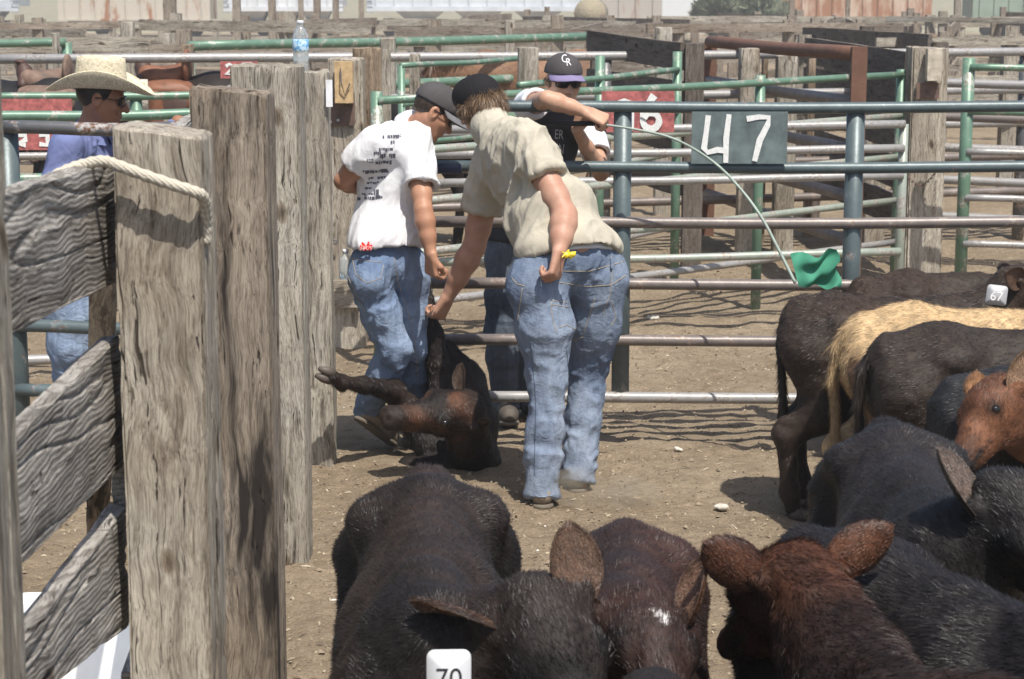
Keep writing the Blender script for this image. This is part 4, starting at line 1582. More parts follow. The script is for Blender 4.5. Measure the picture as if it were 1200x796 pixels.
def tanback(v, loc, hl):
    m = np.clip((loc[:, 2] - (.74 - .0 * loc[:, 0]) + .05 * vn(v * 8, 3)) / .07, 0, 1)
    m = np.maximum(m, np.clip((.06 - loc[:, 0]) / .06, 0, 1) * (np.abs(loc[:, 1]) < .12))[:, None]
    return (TAN * m + V(.16, .10, .06) * (1 - m)) * (1 + .15 * vn(v * 12, 1))[:, None]


EB = (V(.085, .05, .035), V(.15, .09, .06))
GRP = 'calves crowded in the pen'
GY = (V(.10, .075, .06), V(.20, .15, .12))
calf('big black calf with white ear tag 70, in front of the timber fence', G(502, 541, .93), G(500, 706, .92), P(628, 722, 3.66), P(700, 874, 3.42), (.9, .25, .30),
     [(-1, (-.95, .0, .26), (0, -.55, -.85), .17, EB), (1, (-.12, .12, 1), (.35, -1, .1), .15, EB)],
     coat_plain(BLACK, V(.042, .028, .022), .7, sc=3.5), hs=1.02, furn=80000, wid=.97, group=GRP, h=.010,
     tagd=(0, P(526, 791, 3.38), (.0, .12, 1), (0.05, -1, .25), .080, .092, '70', TAGM, INK, .050))
# star faced calf
calf('smaller dark brown calf with a white star on its forehead', G(738, 607, .80), G(733, 716, .82), P(748, 730, 3.85), P(778, 822, 3.60), (1, .15, -.15),
     [(1, (.18, .1, 1), (-1, -.35, .0), .14, (V(.16, .085, .05), V(.22, .13, .09))), (-1, (-.9, .2, .2), (.1, -1, .1), .12, EB)],
     star(coat_plain(V(.028, .018, .016), V(.05, .024, .018), .7)), hs=.98, furn=50000, wid=.95, group=GRP, h=.010)
# mostly cut off by the bottom edge
calf('black calf whose rump just shows at the bottom edge below the star face', G(762, 782, .90), G(800, 1040, .90), P(830, 1200, 2.55), P(860, 1350, 2.3), (1, 0, 0),
     [(1, (1, 0, .2), (0, -1, .1), .14, EB), (-1, (-1, 0, .2), (0, -1, .1), .14, EB)], coat_plain(BLACK, BROWNB, .4), furn=12000, group=GRP, tail_on=False)
# red brown head, seen from behind
calf('rusty brown headed calf in front, both wide ears seen from behind', G(1700, 900, .90), G(1042, 790, .90), P(938, 682, 3.86), P(862, 742, 4.12), (.9, .4, 0),
     [(-1, (-.66, -.1, .55), (-.3, 1, .3), .15, (V(.115, .048, .027), V(.2, .1, .07))), (1, (.74, .1, .62), (.1, .9, .2), .150, (V(.145, .062, .033), V(.2, .1, .07)))],
     coat_plain(V(.017, .012, .011), V(.050, .024, .015), .6, head=V(.095, .038, .020)), hs=.98, wid=.92, furn=90000, flen=.026, group=GRP, h=.010)
# big black calf lying across the right
calf('glossy black calf standing behind the rusty brown headed calf', G(945, 612, .92), G(1330, 760, .92), P(1460, 800, 3.25), P(1560, 900, 3.1), (.3, .9, 0),
     [(1, (0, 1, .2), (1, 0, .1), .14, EB), (-1, (0, -1, .2), (1, 0, .1), .14, EB)], coat_plain(BLACK, V(.028, .022, .022), .4), furn=80000, group=GRP, h=.010, flen=.022)
# calf facing the camera, grey ear
calf('black calf with one long grey brown ear below the red brown face', G(1040, 486, .90), G(1100, 612, .88), P(1176, 590, 4.42), P(1236, 668, 4.28), (.85, .4, .1),
     [(-1, (-.42, .2, .85), (.9, -.55, 0), .17, (V(.11, .085, .07), V(.16, .12, .10))), (1, (.9, .3, .3), (.1, -1, .1), .15, EB)], coat_plain(BLACK, V(.032, .026, .026), .5), furn=60000, group=GRP)
# red calf head
calf('red brown calf face with a pale upright ear at the right edge', G(1560, 452, .80), G(1262, 452, .82), P(1174, 466, 6.05), P(1124, 532, 5.87), (.2, -.95, .1),
     [(1, (.42, -.2, 1), (.1, -1, .1), .15, (V(.42, .27, .15), V(.45, .3, .2))), (-1, (.1, .9, .4), (0, 0, -1), .13, (V(.3, .16, .08), V(.3, .2, .1)))],
     coat_plain(V(.10, .042, .022), V(.20, .09, .048), .8, sc=9), furn=60000, group=GRP, hs=.86)
calf('small bluish black calf, its round rump just left of the red face', G(1120, 438, .84), G(1420, 442, .84), P(1530, 450, 6.2), P(1590, 480, 6.2), (0, 1, 0),
     [(1, (0, 1, .2), (1, 0, .1), .13, EB), (-1, (0, -1, .2), (1, 0, .1), .13, EB)], coat_plain(V(.024, .025, .028), BLACK, .4), furn=26000, group=GRP, tail_on=False)
calf('dark brown calf standing in front of the tan backed calf, head out of view', G(1040, 386, .92), G(1370, 384, .92), P(1480, 370, 6.8), P(1560, 410, 6.7), (0, 1, 0),
     [(1, (0, 1, .2), (1, 0, .1), .14, EB), (-1, (0, -1, .2), (1, 0, .1), .14, EB)], coat_plain(V(.035, .027, .022), BROWNB, .5), furn=30000, group=GRP)
calf('tan backed calf standing between two dark brown calves', G(1008, 363, .92), G(1320, 362, .92), P(1420, 350, 7.4), P(1490, 390, 7.3), (0, 1, 0),
     [(1, (0, 1, .2), (1, 0, .1), .14, EB), (-1, (0, -1, .2), (1, 0, .1), .14, EB)], tanback, furn=30000, group=GRP, flen=.026, tailcol=TAN * .8)
calf('dark brown calf with grey ear tag 67, both its hind legs and hooves showing', G(938, 346, .90), G(1150, 352, .88), P(1188, 334, 7.75), P(1262, 372, 7.7), (0, -1, .1),
     [(1, (-.5, -.7, .30), (.3, -1, 0), .13, EB), (-1, (-.2, .9, .4), (1, 0, .1), .13, EB)], coat_plain(V(.034, .025, .020), V(.055, .035, .025), .6), furn=36000, group=GRP, legs=(.06, -.04, 0, .05),
     tagd=(0, P(1168, 346, 7.55), (.12, .1, 1), (-.1, -1, .2), .080, .078, '67', TAGG, plain('white ink', (.8, .8, .8), .6), .050))
calf('dark brown calf farthest back along the pipe fence, only its back showing', G(1010, 320, .86), G(1290, 322, .86), P(1390, 322, 8.6), P(1460, 352, 8.5), (0, 1, 0),
     [(1, (0, 1, .2), (1, 0, .1), .14, EB), (-1, (0, -1, .2), (1, 0, .1), .14, EB)], coat_plain(V(.036, .026, .020), V(.055, .035, .025), .6), furn=22000, group=GRP, tail_on=False)


# ---- the calf being thrown by the two men
def thrown_calf():
    cols = V(.022, .017, .015)
    fd = nrm(V(tuple(P(452, 488, 8.25) - P(546, 484, 8.42))))
    poll = V(tuple(P(546, 482, 8.42)))
    hu = V(.12, -.62, .78)
    hu = nrm(hu - np.dot(hu, fd) * fd)
    sd = np.cross(hu, fd)
    g = SDF(P(350, 600, 8.2) + Vector((0, -.25, -.05)), P(620, 300, 9.25), .010)
    pt = lambda x, y, Y: V(tuple(P(x, y, Y)))
    g.chain([pt(540, 540, 8.78), pt(546, 500, 8.82), pt(540, 450, 8.95), pt(524, 410, 9.0)], [.135, .135, .105, .05], k=.07)
    g.cone(pt(520, 560, 8.62), pt(548, 545, 8.70), .09, .14, k=.06)
    g.cone(pt(552, 548, 8.68), poll, .12, .085, k=.07)
    g.chain([pt(520, 475, 8.85), pt(513, 425, 8.85), pt(509, 392, 8.84), pt(500, 350, 8.85), pt(497, 335, 8.86)], [.07, .052, .036, .028, .030], k=.03)
    g.ell(pt(510, 396, 8.84), V(.035, .035, .05), k=.02)
    g.chain([pt(505, 520, 8.72), pt(474, 476, 8.75), pt(462, 459, 8.72), pt(425, 451, 8.50), pt(400, 448, 8.40), pt(388, 441, 8.36)], [.08, .062, .048, .034, .028, .030], k=.025)
    g.ell(pt(402, 448, 8.41), V(.035, .03, .034), k=.02)
    g.chain([pt(520, 555, 8.6), pt(480, 548, 8.62), pt(468, 562, 8.55), pt(476, 574, 8.45)], [.08, .05, .035, .03], k=.03)
    head_sdf(g, poll, fd, hu, 1.05)
    v, f = g.extract()
    root = thing('calf', 'dark brown calf being thrown to the dirt, lifted by one leg between two bending men', 'calf', (G(530, 570).x, 8.6, 0), group=GRP)
    hl = np.stack([(v - poll) @ fd, (v - poll) @ np.cross(hu, fd), (v - poll) @ hu], 1)
    t = np.clip(.45 + .9 * fbm(v * 6, 3, 2), 0, 1)[:, None]
    c = V(.017, .014, .013) * (1 - t) + V(.030, .020, .016) * t
    hm = np.clip((.19 - np.linalg.norm(hl - V(.14, 0, 0), axis=1)) / .07, 0, 1)[:, None] * np.clip(.35 + 1.6 * vn(v * 13, 5)[:, None], 0, 1)
    c = c * (1 - hm) + V(.105, .048, .028) * hm
    n = vnormals(v, f)
    v = v + n * (.005 * vn(v * 16, 2) + .003 * vn(v * 40, 3))[:, None]
    me = mesh('body', v, f)
    set_col(me, c)
    link('body', me, COAT, root)
    vv, ff, cc = blades(v, f, 60000, .018, .0011, lambda p, nn: np.tile([.3, -.2, -1.0], (len(p), 1)), c, lift=.3, seed=9, mask=lambda q: np.where(nose_mask(q, poll, fd), .05, 1.))
    me = mesh('coat_hair', vv, ff)
    set_col(me, cc)
    link('coat_hair', me, HAIR, root)
    sdv = np.cross(hu, fd)
    for q in (1, -1):
        cc_ = poll + (fd * .138 + sdv * q * .088 + hu * .034) * 1.05
        MB().lathe([(.0, -.017), (.009, -.014), (.015, -.007), (.017, 0), (.015, .007), (.009, .014), (0, .017)], 14, cc_).build('eye', EYE, root, True)
    ear_mesh(poll + sdv * (.085 if sdv[2] > 0 else -.085) + hu * .035 + fd * .02, (.0, -.05, 1), (-.8, -.7, 0), .12, .042, V(.07, .05, .038), V(.13, .09, .065), root, 8)
    ear_mesh(poll - sdv * (.08 if sdv[2] > 0 else -.08) + hu * .03, (.6, .9, -.2), (-.4, 0, 1), .10, .045, V(.12, .085, .06), V(.22, .15, .11), root, 9)
    for a, b in ((pt(389, 442, 8.36), pt(372, 436, 8.33)), (pt(497, 338, 8.86), pt(494, 322, 8.87)), (pt(477, 574, 8.45), pt(482, 582, 8.42))):
        d = nrm(b - a)
        s_ = nrm(np.cross(d, V(0, 1, 0)))
        for k in (-1, 1):
            MB().tube([a + s_ * k * .014, (a + b) / 2 + s_ * k * .017, b + s_ * k * .017], [.022, .021, .010], 12).build('hoof', HOOF, root, True)


thrown_calf()


# ---- horses behind the cowboy
def horse(label, X0, Yd, face, length, back, coatc, seed, name='horse', group=None, cat='horse'):
    """X0 = world x of the rump, face=-1 looks left"""
    s = back / 1.5
    W = lambda x, y, z: V(X0 + face * x * length, Yd + y * s, z * s)
    g = SDF(np.min([W(-.2, -.4, -.02), W(1.6, .4, 1.9)], 0), np.max([W(-.2, -.4, -.02), W(1.6, .4, 1.9)], 0), .025)
    ax = (V(face, 0, 0), V(0, 1, 0), V(0, 0, 1))
    g.ell(W(.15, 0, 1.22), V(.30, .27, .28) * s, ax, k=.12)
    g.ell(W(.5, 0, 1.15), V(.42, .28, .31) * s, ax, k=.12)
    g.ell(W(.85, 0, 1.17), V(.28, .24, .32) * s, ax, k=.12)
    g.cone(W(.9, 0, 1.25), W(1.27, 0, 1.22), .2 * s, .11 * s, k=.1)
    g.cone(W(1.27, 0, 1.22), W(1.42, 0, .85), .10 * s, .06 * s, k=.06)
    g.cone(W(1.28, .05, 1.28), W(1.30, .06, 1.40), .03, .015, k=.02)
    g.cone(W(1.28, -.05, 1.28), W(1.30, -.06, 1.40), .03, .015, k=.02)
    for q in (1, -1):
        g.chain([W(.1, .14 * q, 1.1), W(.15, .15 * q, .8), W(.0, .14 * q, .5), W(.04, .14 * q, .15), W(.06, .14 * q, .03)], [.2 * s, .11 * s, .06 * s, .04 * s, .055 * s], k=.06)
        g.chain([W(.88, .13 * q, 1.0), W(.88, .13 * q, .75), W(.88, .13 * q, .45), W(.88, .13 * q, .15), W(.9, .13 * q, .03)], [.15 * s, .085 * s, .055 * s, .04 * s, .055 * s], k=.05)
    g.chain([W(-.03, 0, 1.35), W(-.12, 0, 1.1), W(-.10, 0, .6)], [.05, .07, .03], k=.03)
    v, f = g.extract()
    root = thing(name, label, cat, (X0 + face * length * .5, Yd, 0), group=group)
    me = mesh('body', v, f)
    c = np.array(coatc) * (1 + .3 * vn(v * 4, seed))[:, None]
    set_col(me, c)
    link('body', me, COAT, root)
    vv, ff, cc = blades(v, f, 1500, .12, .006, lambda p, nn: np.tile([0, -.3, -1.0], (len(p), 1)), np.tile(np.array(coatc) * .6, (len(v), 1)), lift=.25,
                        mask=lambda q: 1.0 * (np.linalg.norm(np.cross(q - W(.95, 0, 1.42), nrm(W(1.25, 0, 1.34) - W(.95, 0, 1.42))), axis=1) < .10 * s)*((q[:,0]-W(.95,0,0)[0])*face>0), seed=seed)
    me = mesh('mane', vv, ff)
    set_col(me, cc)
    link('mane', me, HAIR, root)
    return W


LEATH = plain('oiled saddle leather', (.20, .085, .045), .6, var=.25, vs=12)
LEATHD = plain('dark saddle leather', (.07, .035, .025), .6, var=.25, vs=12)
FLEECE = plain('cream saddle fleece', (.62, .56, .46), .95, bumps=(60, .6, .01))


def saddle(label, c, s, leather, seed):
    """western saddle, long side along x, front (horn) towards -x"""
    c = V(tuple(c))
    t = thing('saddle', label, 'saddle', tuple(c), group=None)

    def blob(name, prims, mat, h=.010, par=t):
        pts = np.array([q for p_ in prims for q in p_[0]])
        g = SDF(c + (pts.min(0) - .25) * s, c + (pts.max(0) + .25) * s, h)
        for p_ in prims:
            pp = [c + V(q) * s for q in p_[0]]
            if len(pp) == 1:
                g.ell(pp[0], V(p_[1]) * s, k=.02)
            else:
                g.chain(pp, [r * s for r in p_[1]], k=.03)
        v, f = g.extract()
        return link(name, mesh(name, v, f), mat, par)
    blob('saddle_pad', [([V(0, 0, -.10)], (.40, .31, .13)), ([V(0, -.27, -.24)], (.36, .05, .18)), ([V(0, .27, -.24)], (.36, .05, .18))], LEATHD)
    blob('skirt', [([V(.02, -.05, -.04)], (.33, .27, .10)), ([V(.12, -.25, -.12)], (.22, .05, .15)), ([V(.12, .25, -.12)], (.22, .05, .15))], leather)
    blob('seat', [([V(-.16, -.05, .10), V(-.08, -.05, .07), V(.06, 0, .06), V(.17, 0, .12)], (.09, .10, .11, .09)), ([V(-.16, .05, .10), V(-.08, .05, .07), V(.06, 0, .06)], (.09, .10, .11))], leather)
    o = blob('cantle', [([V(.22, 0, .17)], (.045, .17, .17))], leather)
    blob('blanket_edge', [([V(0, -.30, -.30)], (.36, .03, .06))], FLEECE)
    blob('horn', [([V(-.22, 0, .12), V(-.24, 0, .24)], (.045, .03)), ([V(-.245, 0, .265)], (.06, .055, .022)), ([V(-.2, -.12, .04), V(-.2, 0, .16), V(-.2, .12, .04)], (.05, .07, .05))], LEATHD)
    for q in (-1, 1):
        fo = blob('fender', [([V(-.04, .31 * q, -.12), V(-.06, .33 * q, -.45)], (.075, .05)), ([V(-.05, .32 * q, -.3)], (.10, .02, .22))], leather)
        g3 = MB()
        cc = c + V(-.06, .34 * q, -.60) * s
        g3.tube([cc + V(.07 * math.cos(a), 0, .085 * math.sin(a)) * s for a in np.linspace(0, 2 * math.pi, 20)], .014 * s, 8)
        g3.build('stirrup', LEATHD, fo, True)
    return t


HG = 'saddled horses behind the cowboy'
horse('dark saddled horse behind the cowboy with its rump at the grey posts', xw(282, 15.2, 1.3), 15.2, -1, 1.25, 1.50, (.022, .017, .015), 1, group=HG)
saddle('brown western saddle with tall orange cantle on the dark horse', P(193, 99, 15.15), .80, LEATH, 1)
horse('black horse at the left edge behind the cowboy carrying the paler saddle', xw(96, 14.0, 1.3), 14.0, -1, 1.35, 1.54, (.014, .014, .016), 2, group=HG)
saddle('tan and cream saddle with fleece on the black horse left of the hat', P(54, 104, 13.95), .72, plain('tan saddle leather', (.17, .11, .08), .7, var=.5, vs=9), 2)
o = MB().box((xw(145, 14.6, 1.3), 14.70, P(1, 135, 14.6).z), (xw(170, 14.6, 1.3), 14.74, P(1, 94, 14.6).z)).build('saddle_blanket', FLEECE, None, True)
tag(o, 'cream fleece flap hanging below the brown saddle horn', 'blanket')
horse('light tan horse standing far behind the black cap, only its back showing', xw(700, 21, 1.4), 21, -1, 1.35, 1.50, (.22, .125, .075), 3)
W_ = horse('small black animal in the far pen left of the black cap', xw(540, 16.5, 1.2), 16.5, -1, .55, 1.25, (.016, .014, .014), 4, name='black_cow', cat='cow')
# ------------------------------------------------------------------ people
def skin_mat(name, col, red=.0):
    m, n, b = newmat(name)
    v_ = mapping(n, (1, 1, 1))
    f = noise(n, v_, 18, 5, .6)
    c = ramp(n, f, [(.3, [col[0] * .88, col[1] * .8, col[2] * .78]), (.7, [min(1, col[0] * 1.08), col[1] * 1.1, col[2] * 1.1])])
    n.links.new(c, b.inputs['Base Color'])
    b.inputs['Roughness'].default_value = .5
    b.inputs['Specular IOR Level'].default_value = .35
    b.inputs['Subsurface Weight'].default_value = .05
    b.inputs['Subsurface Radius'].default_value = (.012, .005, .003)
    bump(n, b, noise(n, v_, 160, 3), .18, .002)
    return m


def denim_mat(name, col, fade):
    m, n, b = newmat(name)
    v_ = mapping(n, (1, 1, 1))
    f = noise(n, v_, 2.6, 4, .5, .2)
    st = noise(n, mapping(n, (55, 55, 9)), 1, 5, .6, .5)
    tw = noise(n, mapping(n, (420, 420, 120)), 1, 3, .6)
    c = ramp(n, f, [(.32, col), (.66, fade)])
    c = mixc(n, .5, c, ramp(n, st, [(.3, (.62, .64, .70)), (.66, (1.3, 1.27, 1.2))]), 'MULTIPLY')
    c = mixc(n, .5, c, ramp(n, tw, [(.3, (.7, .7, .74)), (.6, (1.15, 1.14, 1.12))]), 'MULTIPLY')
    n.links.new(c, b.inputs['Base Color'])
    b.inputs['Roughness'].default_value = .9
    b.inputs['Specular IOR Level'].default_value = .12
    wr = noise(n, mapping(n, (22, 22, 26)), 1, 4, .5, 1.6)
    p1 = bump(n, b, wr, .45, .012)
    bump(n, b, tw, .35, .002, p1)
    return m


SKIN_T = skin_mat('sunburnt skin', (.47, .27, .19))
SKIN_W = skin_mat('tanned skin', (.44, .235, .15))
SKIN_C = skin_mat('fair tanned skin', (.52, .31, .21))
SKIN_B = skin_mat('dark tanned skin', (.33, .165, .10))
JEAN1 = denim_mat('washed blue denim', (.11, .15, .23), (.27, .32, .40))
JEAN2 = denim_mat('light blue denim', (.14, .20, .32), (.30, .375, .50))
JEAN3 = denim_mat('dark grey denim', (.06, .075, .10), (.13, .15, .18))
GLASS = plain('black glasses', (.008, .008, .012), .12)
STITCH = plain('tan stitching', (.42, .34, .22), .8)
STITCHD = plain('dark seam', (.06, .08, .12), .9)


def hand(g, Wp, d, n, side=1, curl=.5, s=1.0, thumb=.5):
    """palm and five fingers grown into g. d finger direction, n palm-facing direction"""
    Wp, d, n = V(tuple(Wp)), nrm(tuple(d)), V(tuple(n))
    n = nrm(n - np.dot(n, d) * d)
    t = np.cross(d, n) * side
    offs = (.034, .0115, -.0115, -.032)
    lens = (.95, 1.05, 1.0, .8)
    for i, o in enumerate(offs):
        k = Wp + (d * (.092 - .004 * abs(i - 1)) + t * o) * s
        g.cone(Wp + t * o * .55 * s, k, .017 * s, .0125 * s, k=.012)
        p = k
        for j, (L, r, a) in enumerate(((.044, .0105, 75), (.027, .0095, 95), (.020, .0085, 55))):
            ang = R(a * curl) if j == 0 else ang + R(a * curl)
            dd = d * math.cos(ang) + n * math.sin(ang) + t * (.05 * (1.5 - i) if j == 0 else 0)
            q = p + dd * L * lens[i] * s
            g.cone(p, q, r * s, (r - .0012) * s, k=.003)
            p = q
    b = Wp + (d * .02 + t * .022) * s
    m1 = b + (t * .55 + d * .75 + n * .35) * .045 * s
    m2 = m1 + nrm(d * .8 + n * (.3 + .6 * thumb) - t * .5 * thumb) * .034 * s
    m3 = m2 + nrm(d * .6 + n * (.3 + .6 * thumb) - t * .9 * thumb) * .026 * s
    g.chain([b, m1, m2, m3], [.017 * s, .0135 * s, .0115 * s, .009 * s], k=.006)


def head_human(g, c, fw, up, s=1.0, jaw=1.0):
    c, fw, up = V(tuple(c)), nrm(tuple(fw)), V(tuple(up))
    up = nrm(up - np.dot(up, fw) * fw)
    sd = np.cross(fw, up)
    A = (fw, sd, up)
    q = lambda f, l, u: c + (fw * f + sd * l + up * u) * s
    g.ell(q(-.012, 0, .03), V(.094, .074, .085) * s, A, k=.02)
    g.ell(q(.035, 0, -.01), V(.052, .062, .075) * s, A, k=.03)
    g.cone(q(.03, 0, -.035), q(.062, 0, -.093), .056 * s * jaw, .026 * s * jaw, k=.03)
    for e in (1, -1):
        g.cone(q(-.01, .052 * e, -.04), q(.045, .030 * e, -.085), .022 * s, .020 * s, k=.03)
        g.ell(q(.062, .042 * e, -.02), V(.018, .02, .016) * s, A, k=.02)
        g.ell(q(.086, .030 * e, .008), V(.014, .017, .011) * s, A, k=.008, op='s')
        # ear
        g.ell(q(-.012, .076 * e, -.005), V(.021, .012, .035) * s, A, k=.006)
        g.ell(q(-.008, .085 * e, .0), V(.011, .006, .019) * s, A, k=.003, op='s')
        g.ell(q(.078, .034 * e, .022), V(.012, .024, .008) * s, A, k=.012)
    g.chain([q(.084, 0, .012), q(.098, 0, -.008), q(.110, 0, -.028)], [.008 * s, .009 * s, .0125 * s], k=.010)
    for e in (1, -1):
        g.ell(q(.095, .012 * e, -.031), V(.010, .008, .008) * s, A, k=.006)
    g.cone(q(.088, .018, -.055), q(.088, -.018, -.055), .0075 * s, k=.006)
    g.cone(q(.085, .016, -.065), q(.085, -.016, -.065), .008 * s, k=.006)
    return q


def orient(J):
    lat = nrm(J['shR'] - J['shL'])
    up = nrm(J['neck'] - J['pel'])
    fw = nrm(np.cross(up, lat))
    lat = np.cross(fw, up)
    return lat, up, fw


def torso(g, J, e, S=1.0, belly=0.0, k=.05, low=True):
    lat, up, fw = orient(J)
    L = np.linalg.norm(J['neck'] - J['pel'])
    ch = J['chest']
    A = (lat, fw, up)
    g.ell(ch, V(.155 * S + e, .115 * S + e, .19 + e), A, k=k)
    g.cone(J['shL'] * .8 + J['shR'] * .2 - up * .01, J['shR'] * .8 + J['shL'] * .2 - up * .01, .062 * S + e, k=k)
    g.cone(J['shL'] - up * .012 + lat * .025, J['shL'] * .55 + J['neck'] * .45, .055 * S + e, .045 + e, k=.05)
    g.cone(J['shR'] - up * .012 - lat * .025, J['shR'] * .55 + J['neck'] * .45, .055 * S + e, .045 + e, k=.05)
    wa = J['waist']
    g.ell(wa + fw * belly * .5, V(.145 * S + e + belly * .5, .105 * S + e + belly, .15 + e), A, k=k)
    g.cone(ch, wa, .11 * S + e, .115 * S + e, k=k, flat=(fw, 1.15))
    if low:
        g.ell(J['pel'], V(.155 * S + e, .115 * S + e, .12 + e), A, k=k)


def folds(v, amp, freq, u, stretch=.8, seed=0, sharp_=1.6):
    u = nrm(u)
    q = v * freq - np.outer((v @ u) * freq * stretch, u)
    q = q + .6 * np.stack([vn(v * freq * .4, seed + 1), vn(v * freq * .4, seed + 2), vn(v * freq * .4, seed + 3)], 1)
    r = np.clip(1 - 2.1 * np.abs(vn(q, seed)), 0, 1) ** 1.5
    q2 = q * 1.9 + 3.1
    r2 = np.clip(1 - 2.1 * np.abs(vn(q2, seed + 6)), 0, 1) ** 1.5
    return amp * (1.7 * r + .6 * r2 - .7) * np.clip(.75 + .9 * vn(v * freq * .3, seed + 4), .1, 1.4)


def cloth(g, name, mat, par, fold=None, stacks=None, cut=None):
    v, f = g.extract()
    n = vnormals(v, f)
    d = np.zeros(len(v))
    if fold:
        for args in fold:
            d = d + folds(v, *args)
    if stacks:
        for (a, b, amp, wl, seed) in stacks:   # rings of cloth piled along a leg from a to b
            a, b = V(tuple(a)), V(tuple(b))
            ax = nrm(b - a)
            t = (v - a) @ ax
            L = np.linalg.norm(b - a)
            rad = np.linalg.norm((v - a) - np.outer(t, ax), axis=1)
            w_ = np.clip(t / (L * .35), 0, 1) * np.clip((L * 1.15 - t) / .03, 0, 1) * (rad < .16)
            ph = v * 6.5 + np.outer(t, ax) * (.85 / wl - 6.5) + .75 * np.stack([vn(v * 7, seed), vn(v * 7, seed + 3), vn(v * 7, seed + 6)], 1)
            r1 = 1 - 2.2 * np.abs(vn(ph, seed + 1))
            d = d + amp * w_ * r1 * (.8 + .6 * vn(v * 8, seed + 2))
    v = v + n * d[:, None]
    o = link(name, mesh(name, v, f), mat, par)
    bv = BVHTree.FromPolygons([Vector(p) for p in v], [tuple(int(x) for x in q) for q in f])
    return o, bv


def hit(bv, px, py, lift=.002):
    d = (_f * F + Vector((1, 0, 0)) * (px - 600) + _u * (398 - py)).normalized()
    h_, n, i, t = bv.ray_cast(cam.location, d)
    if h_ is None: return None, None
    return h_ + n * lift, n


def seam(bv, lines, name, mat, par, r=.0016, lift=.0006):
    """raised line of stitching lying on the cloth surface"""
    g = MB()
    for ln in lines:
        pts = []
        for (x0, y0), (x1, y1) in zip(ln[:-1], ln[1:]):
            m = max(2, int(math.hypot(x1 - x0, y1 - y0) / 2.5))
            for k in range(m):
                h_, n = hit(bv, x0 + (x1 - x0) * k / m, y0 + (y1 - y0) * k / m, lift)
                if h_ is not None: pts.append(h_)
        keep = [pts[0]] if pts else []
        for p in pts[1:]:
            if (p - keep[-1]).length < .06: keep.append(p)
        if len(keep) > 2:
            g.tube(keep, r, 5)
    if g.v:
        return g.build(name, mat, par, True)


def print_marks(bv, quads, name, mat, par, lift=.0015):
    g = MB()
    for q in quads:
        vs = []
        for (x, y) in q:
            h_, n = hit(bv, x, y, lift)
            if h_ is None: break
            vs.append(h_)
        if len(vs) == len(q):
            g.add(vs, [tuple(range(len(q)))[::-1]])
    if g.v:
        return g.build(name, mat, par)


def print_text(bv, txt, cx, cy, size, rot, name, mat, par, sx=1.0, lift=.002, shear=0):
    me = text_mesh(txt, 1.0, 0.0)
    ca, sa = math.cos(R(rot)), math.sin(R(rot))
    ok = True
    for v_ in me.vertices:
        x, y = v_.co.x * size * sx, v_.co.y * size
        x += shear * y
        h_, n = hit(bv, cx + x * ca + y * sa, cy - (y * ca - x * sa), lift)
        if h_ is None:
            ok = False
            h_ = v_.co * 0
        v_.co = h_
    if ok:
        me.flip_normals()
        return link(name, me, mat, par)


def cap(c, fw, up, par, crown, brimmat, s=1.0, bf=None, brim=True, label=None, bl=.072, flatbrim=0.3, low=.0):
    c, fw, up = V(tuple(c)), nrm(tuple(fw)), V(tuple(up))
    up = nrm(up - np.dot(up, fw) * fw)
    sd = np.cross(fw, up)
    q = lambda f, l, u: c + (fw * f + sd * l + up * u) * s
    g = SDF(c - .17 * s, c + .17 * s, .004)
    g.ell(q(-.010, 0, .040), V(.104, .084, .088) * s, (fw, sd, up), k=.01)
    g.ell(q(.035, 0, .06), V(.06, .06, .062) * s, (fw, sd, up), k=.03)
    g.cut(q(0, 0, .032 + low), -up + fw * .12)
    g.cone(q(-.01, 0, .125), q(-.01, 0, .130), .006, k=.003)
    v, f = g.extract()
    # stitched panel seams
    lx, ly = (v - q(-.01, 0, 0)) @ fw, (v - q(-.01, 0, 0)) @ sd
    an = np.arctan2(ly, lx) * 6 / (2 * math.pi)
    dd = np.abs(an - np.round(an))
    v = v - vnormals(v, f) * (.0014 * np.exp(-(dd / .03) ** 2))[:, None]
    o = link('cap', mesh('cap', v, f), crown, par)
    if label: o['label'] = label
    bv = BVHTree.FromPolygons([Vector(p) for p in v], [tuple(int(x) for x in qq) for qq in f])
    if brim:
        top, bot = [], []
        na, nr_ = 17, 7
        for i in range(na):
            a = R(-78 + 156 * i / (na - 1))
            for j in range(nr_):
                r_ = j / (nr_ - 1)
                ext = bl * (math.cos(a * .98) ** .55) * r_
                x = -.010 + .098 * math.cos(a) + ext + .006
                y = (.079 * math.sin(a)) * (1 + .05 * r_)
                z = .040 + low - .012 * r_ - flatbrim * (abs(math.sin(a)) ** 2) * .05 * (.4 + .6 * r_) + .006 * (1 - abs(math.sin(a)))
                top.append(q(x, y, z))
                bot.append(q(x, y, z - .0035))
        n = na * nr_
        fs = []
        for i in range(na - 1):
            for j in range(nr_ - 1):
                a = i * nr_ + j
                fs.append((a, a + nr_, a + nr_ + 1, a + 1)[::-1])
                fs.append((n + a, n + a + 1, n + a + nr_ + 1, n + a + nr_)[::-1])
            a = i * nr_ + nr_ - 1
            fs.append((a, a + nr_, n + a + nr_, n + a)[::-1])
        MB().add(top + bot, fs).build('brim', brimmat, o, True)
    return o, bv


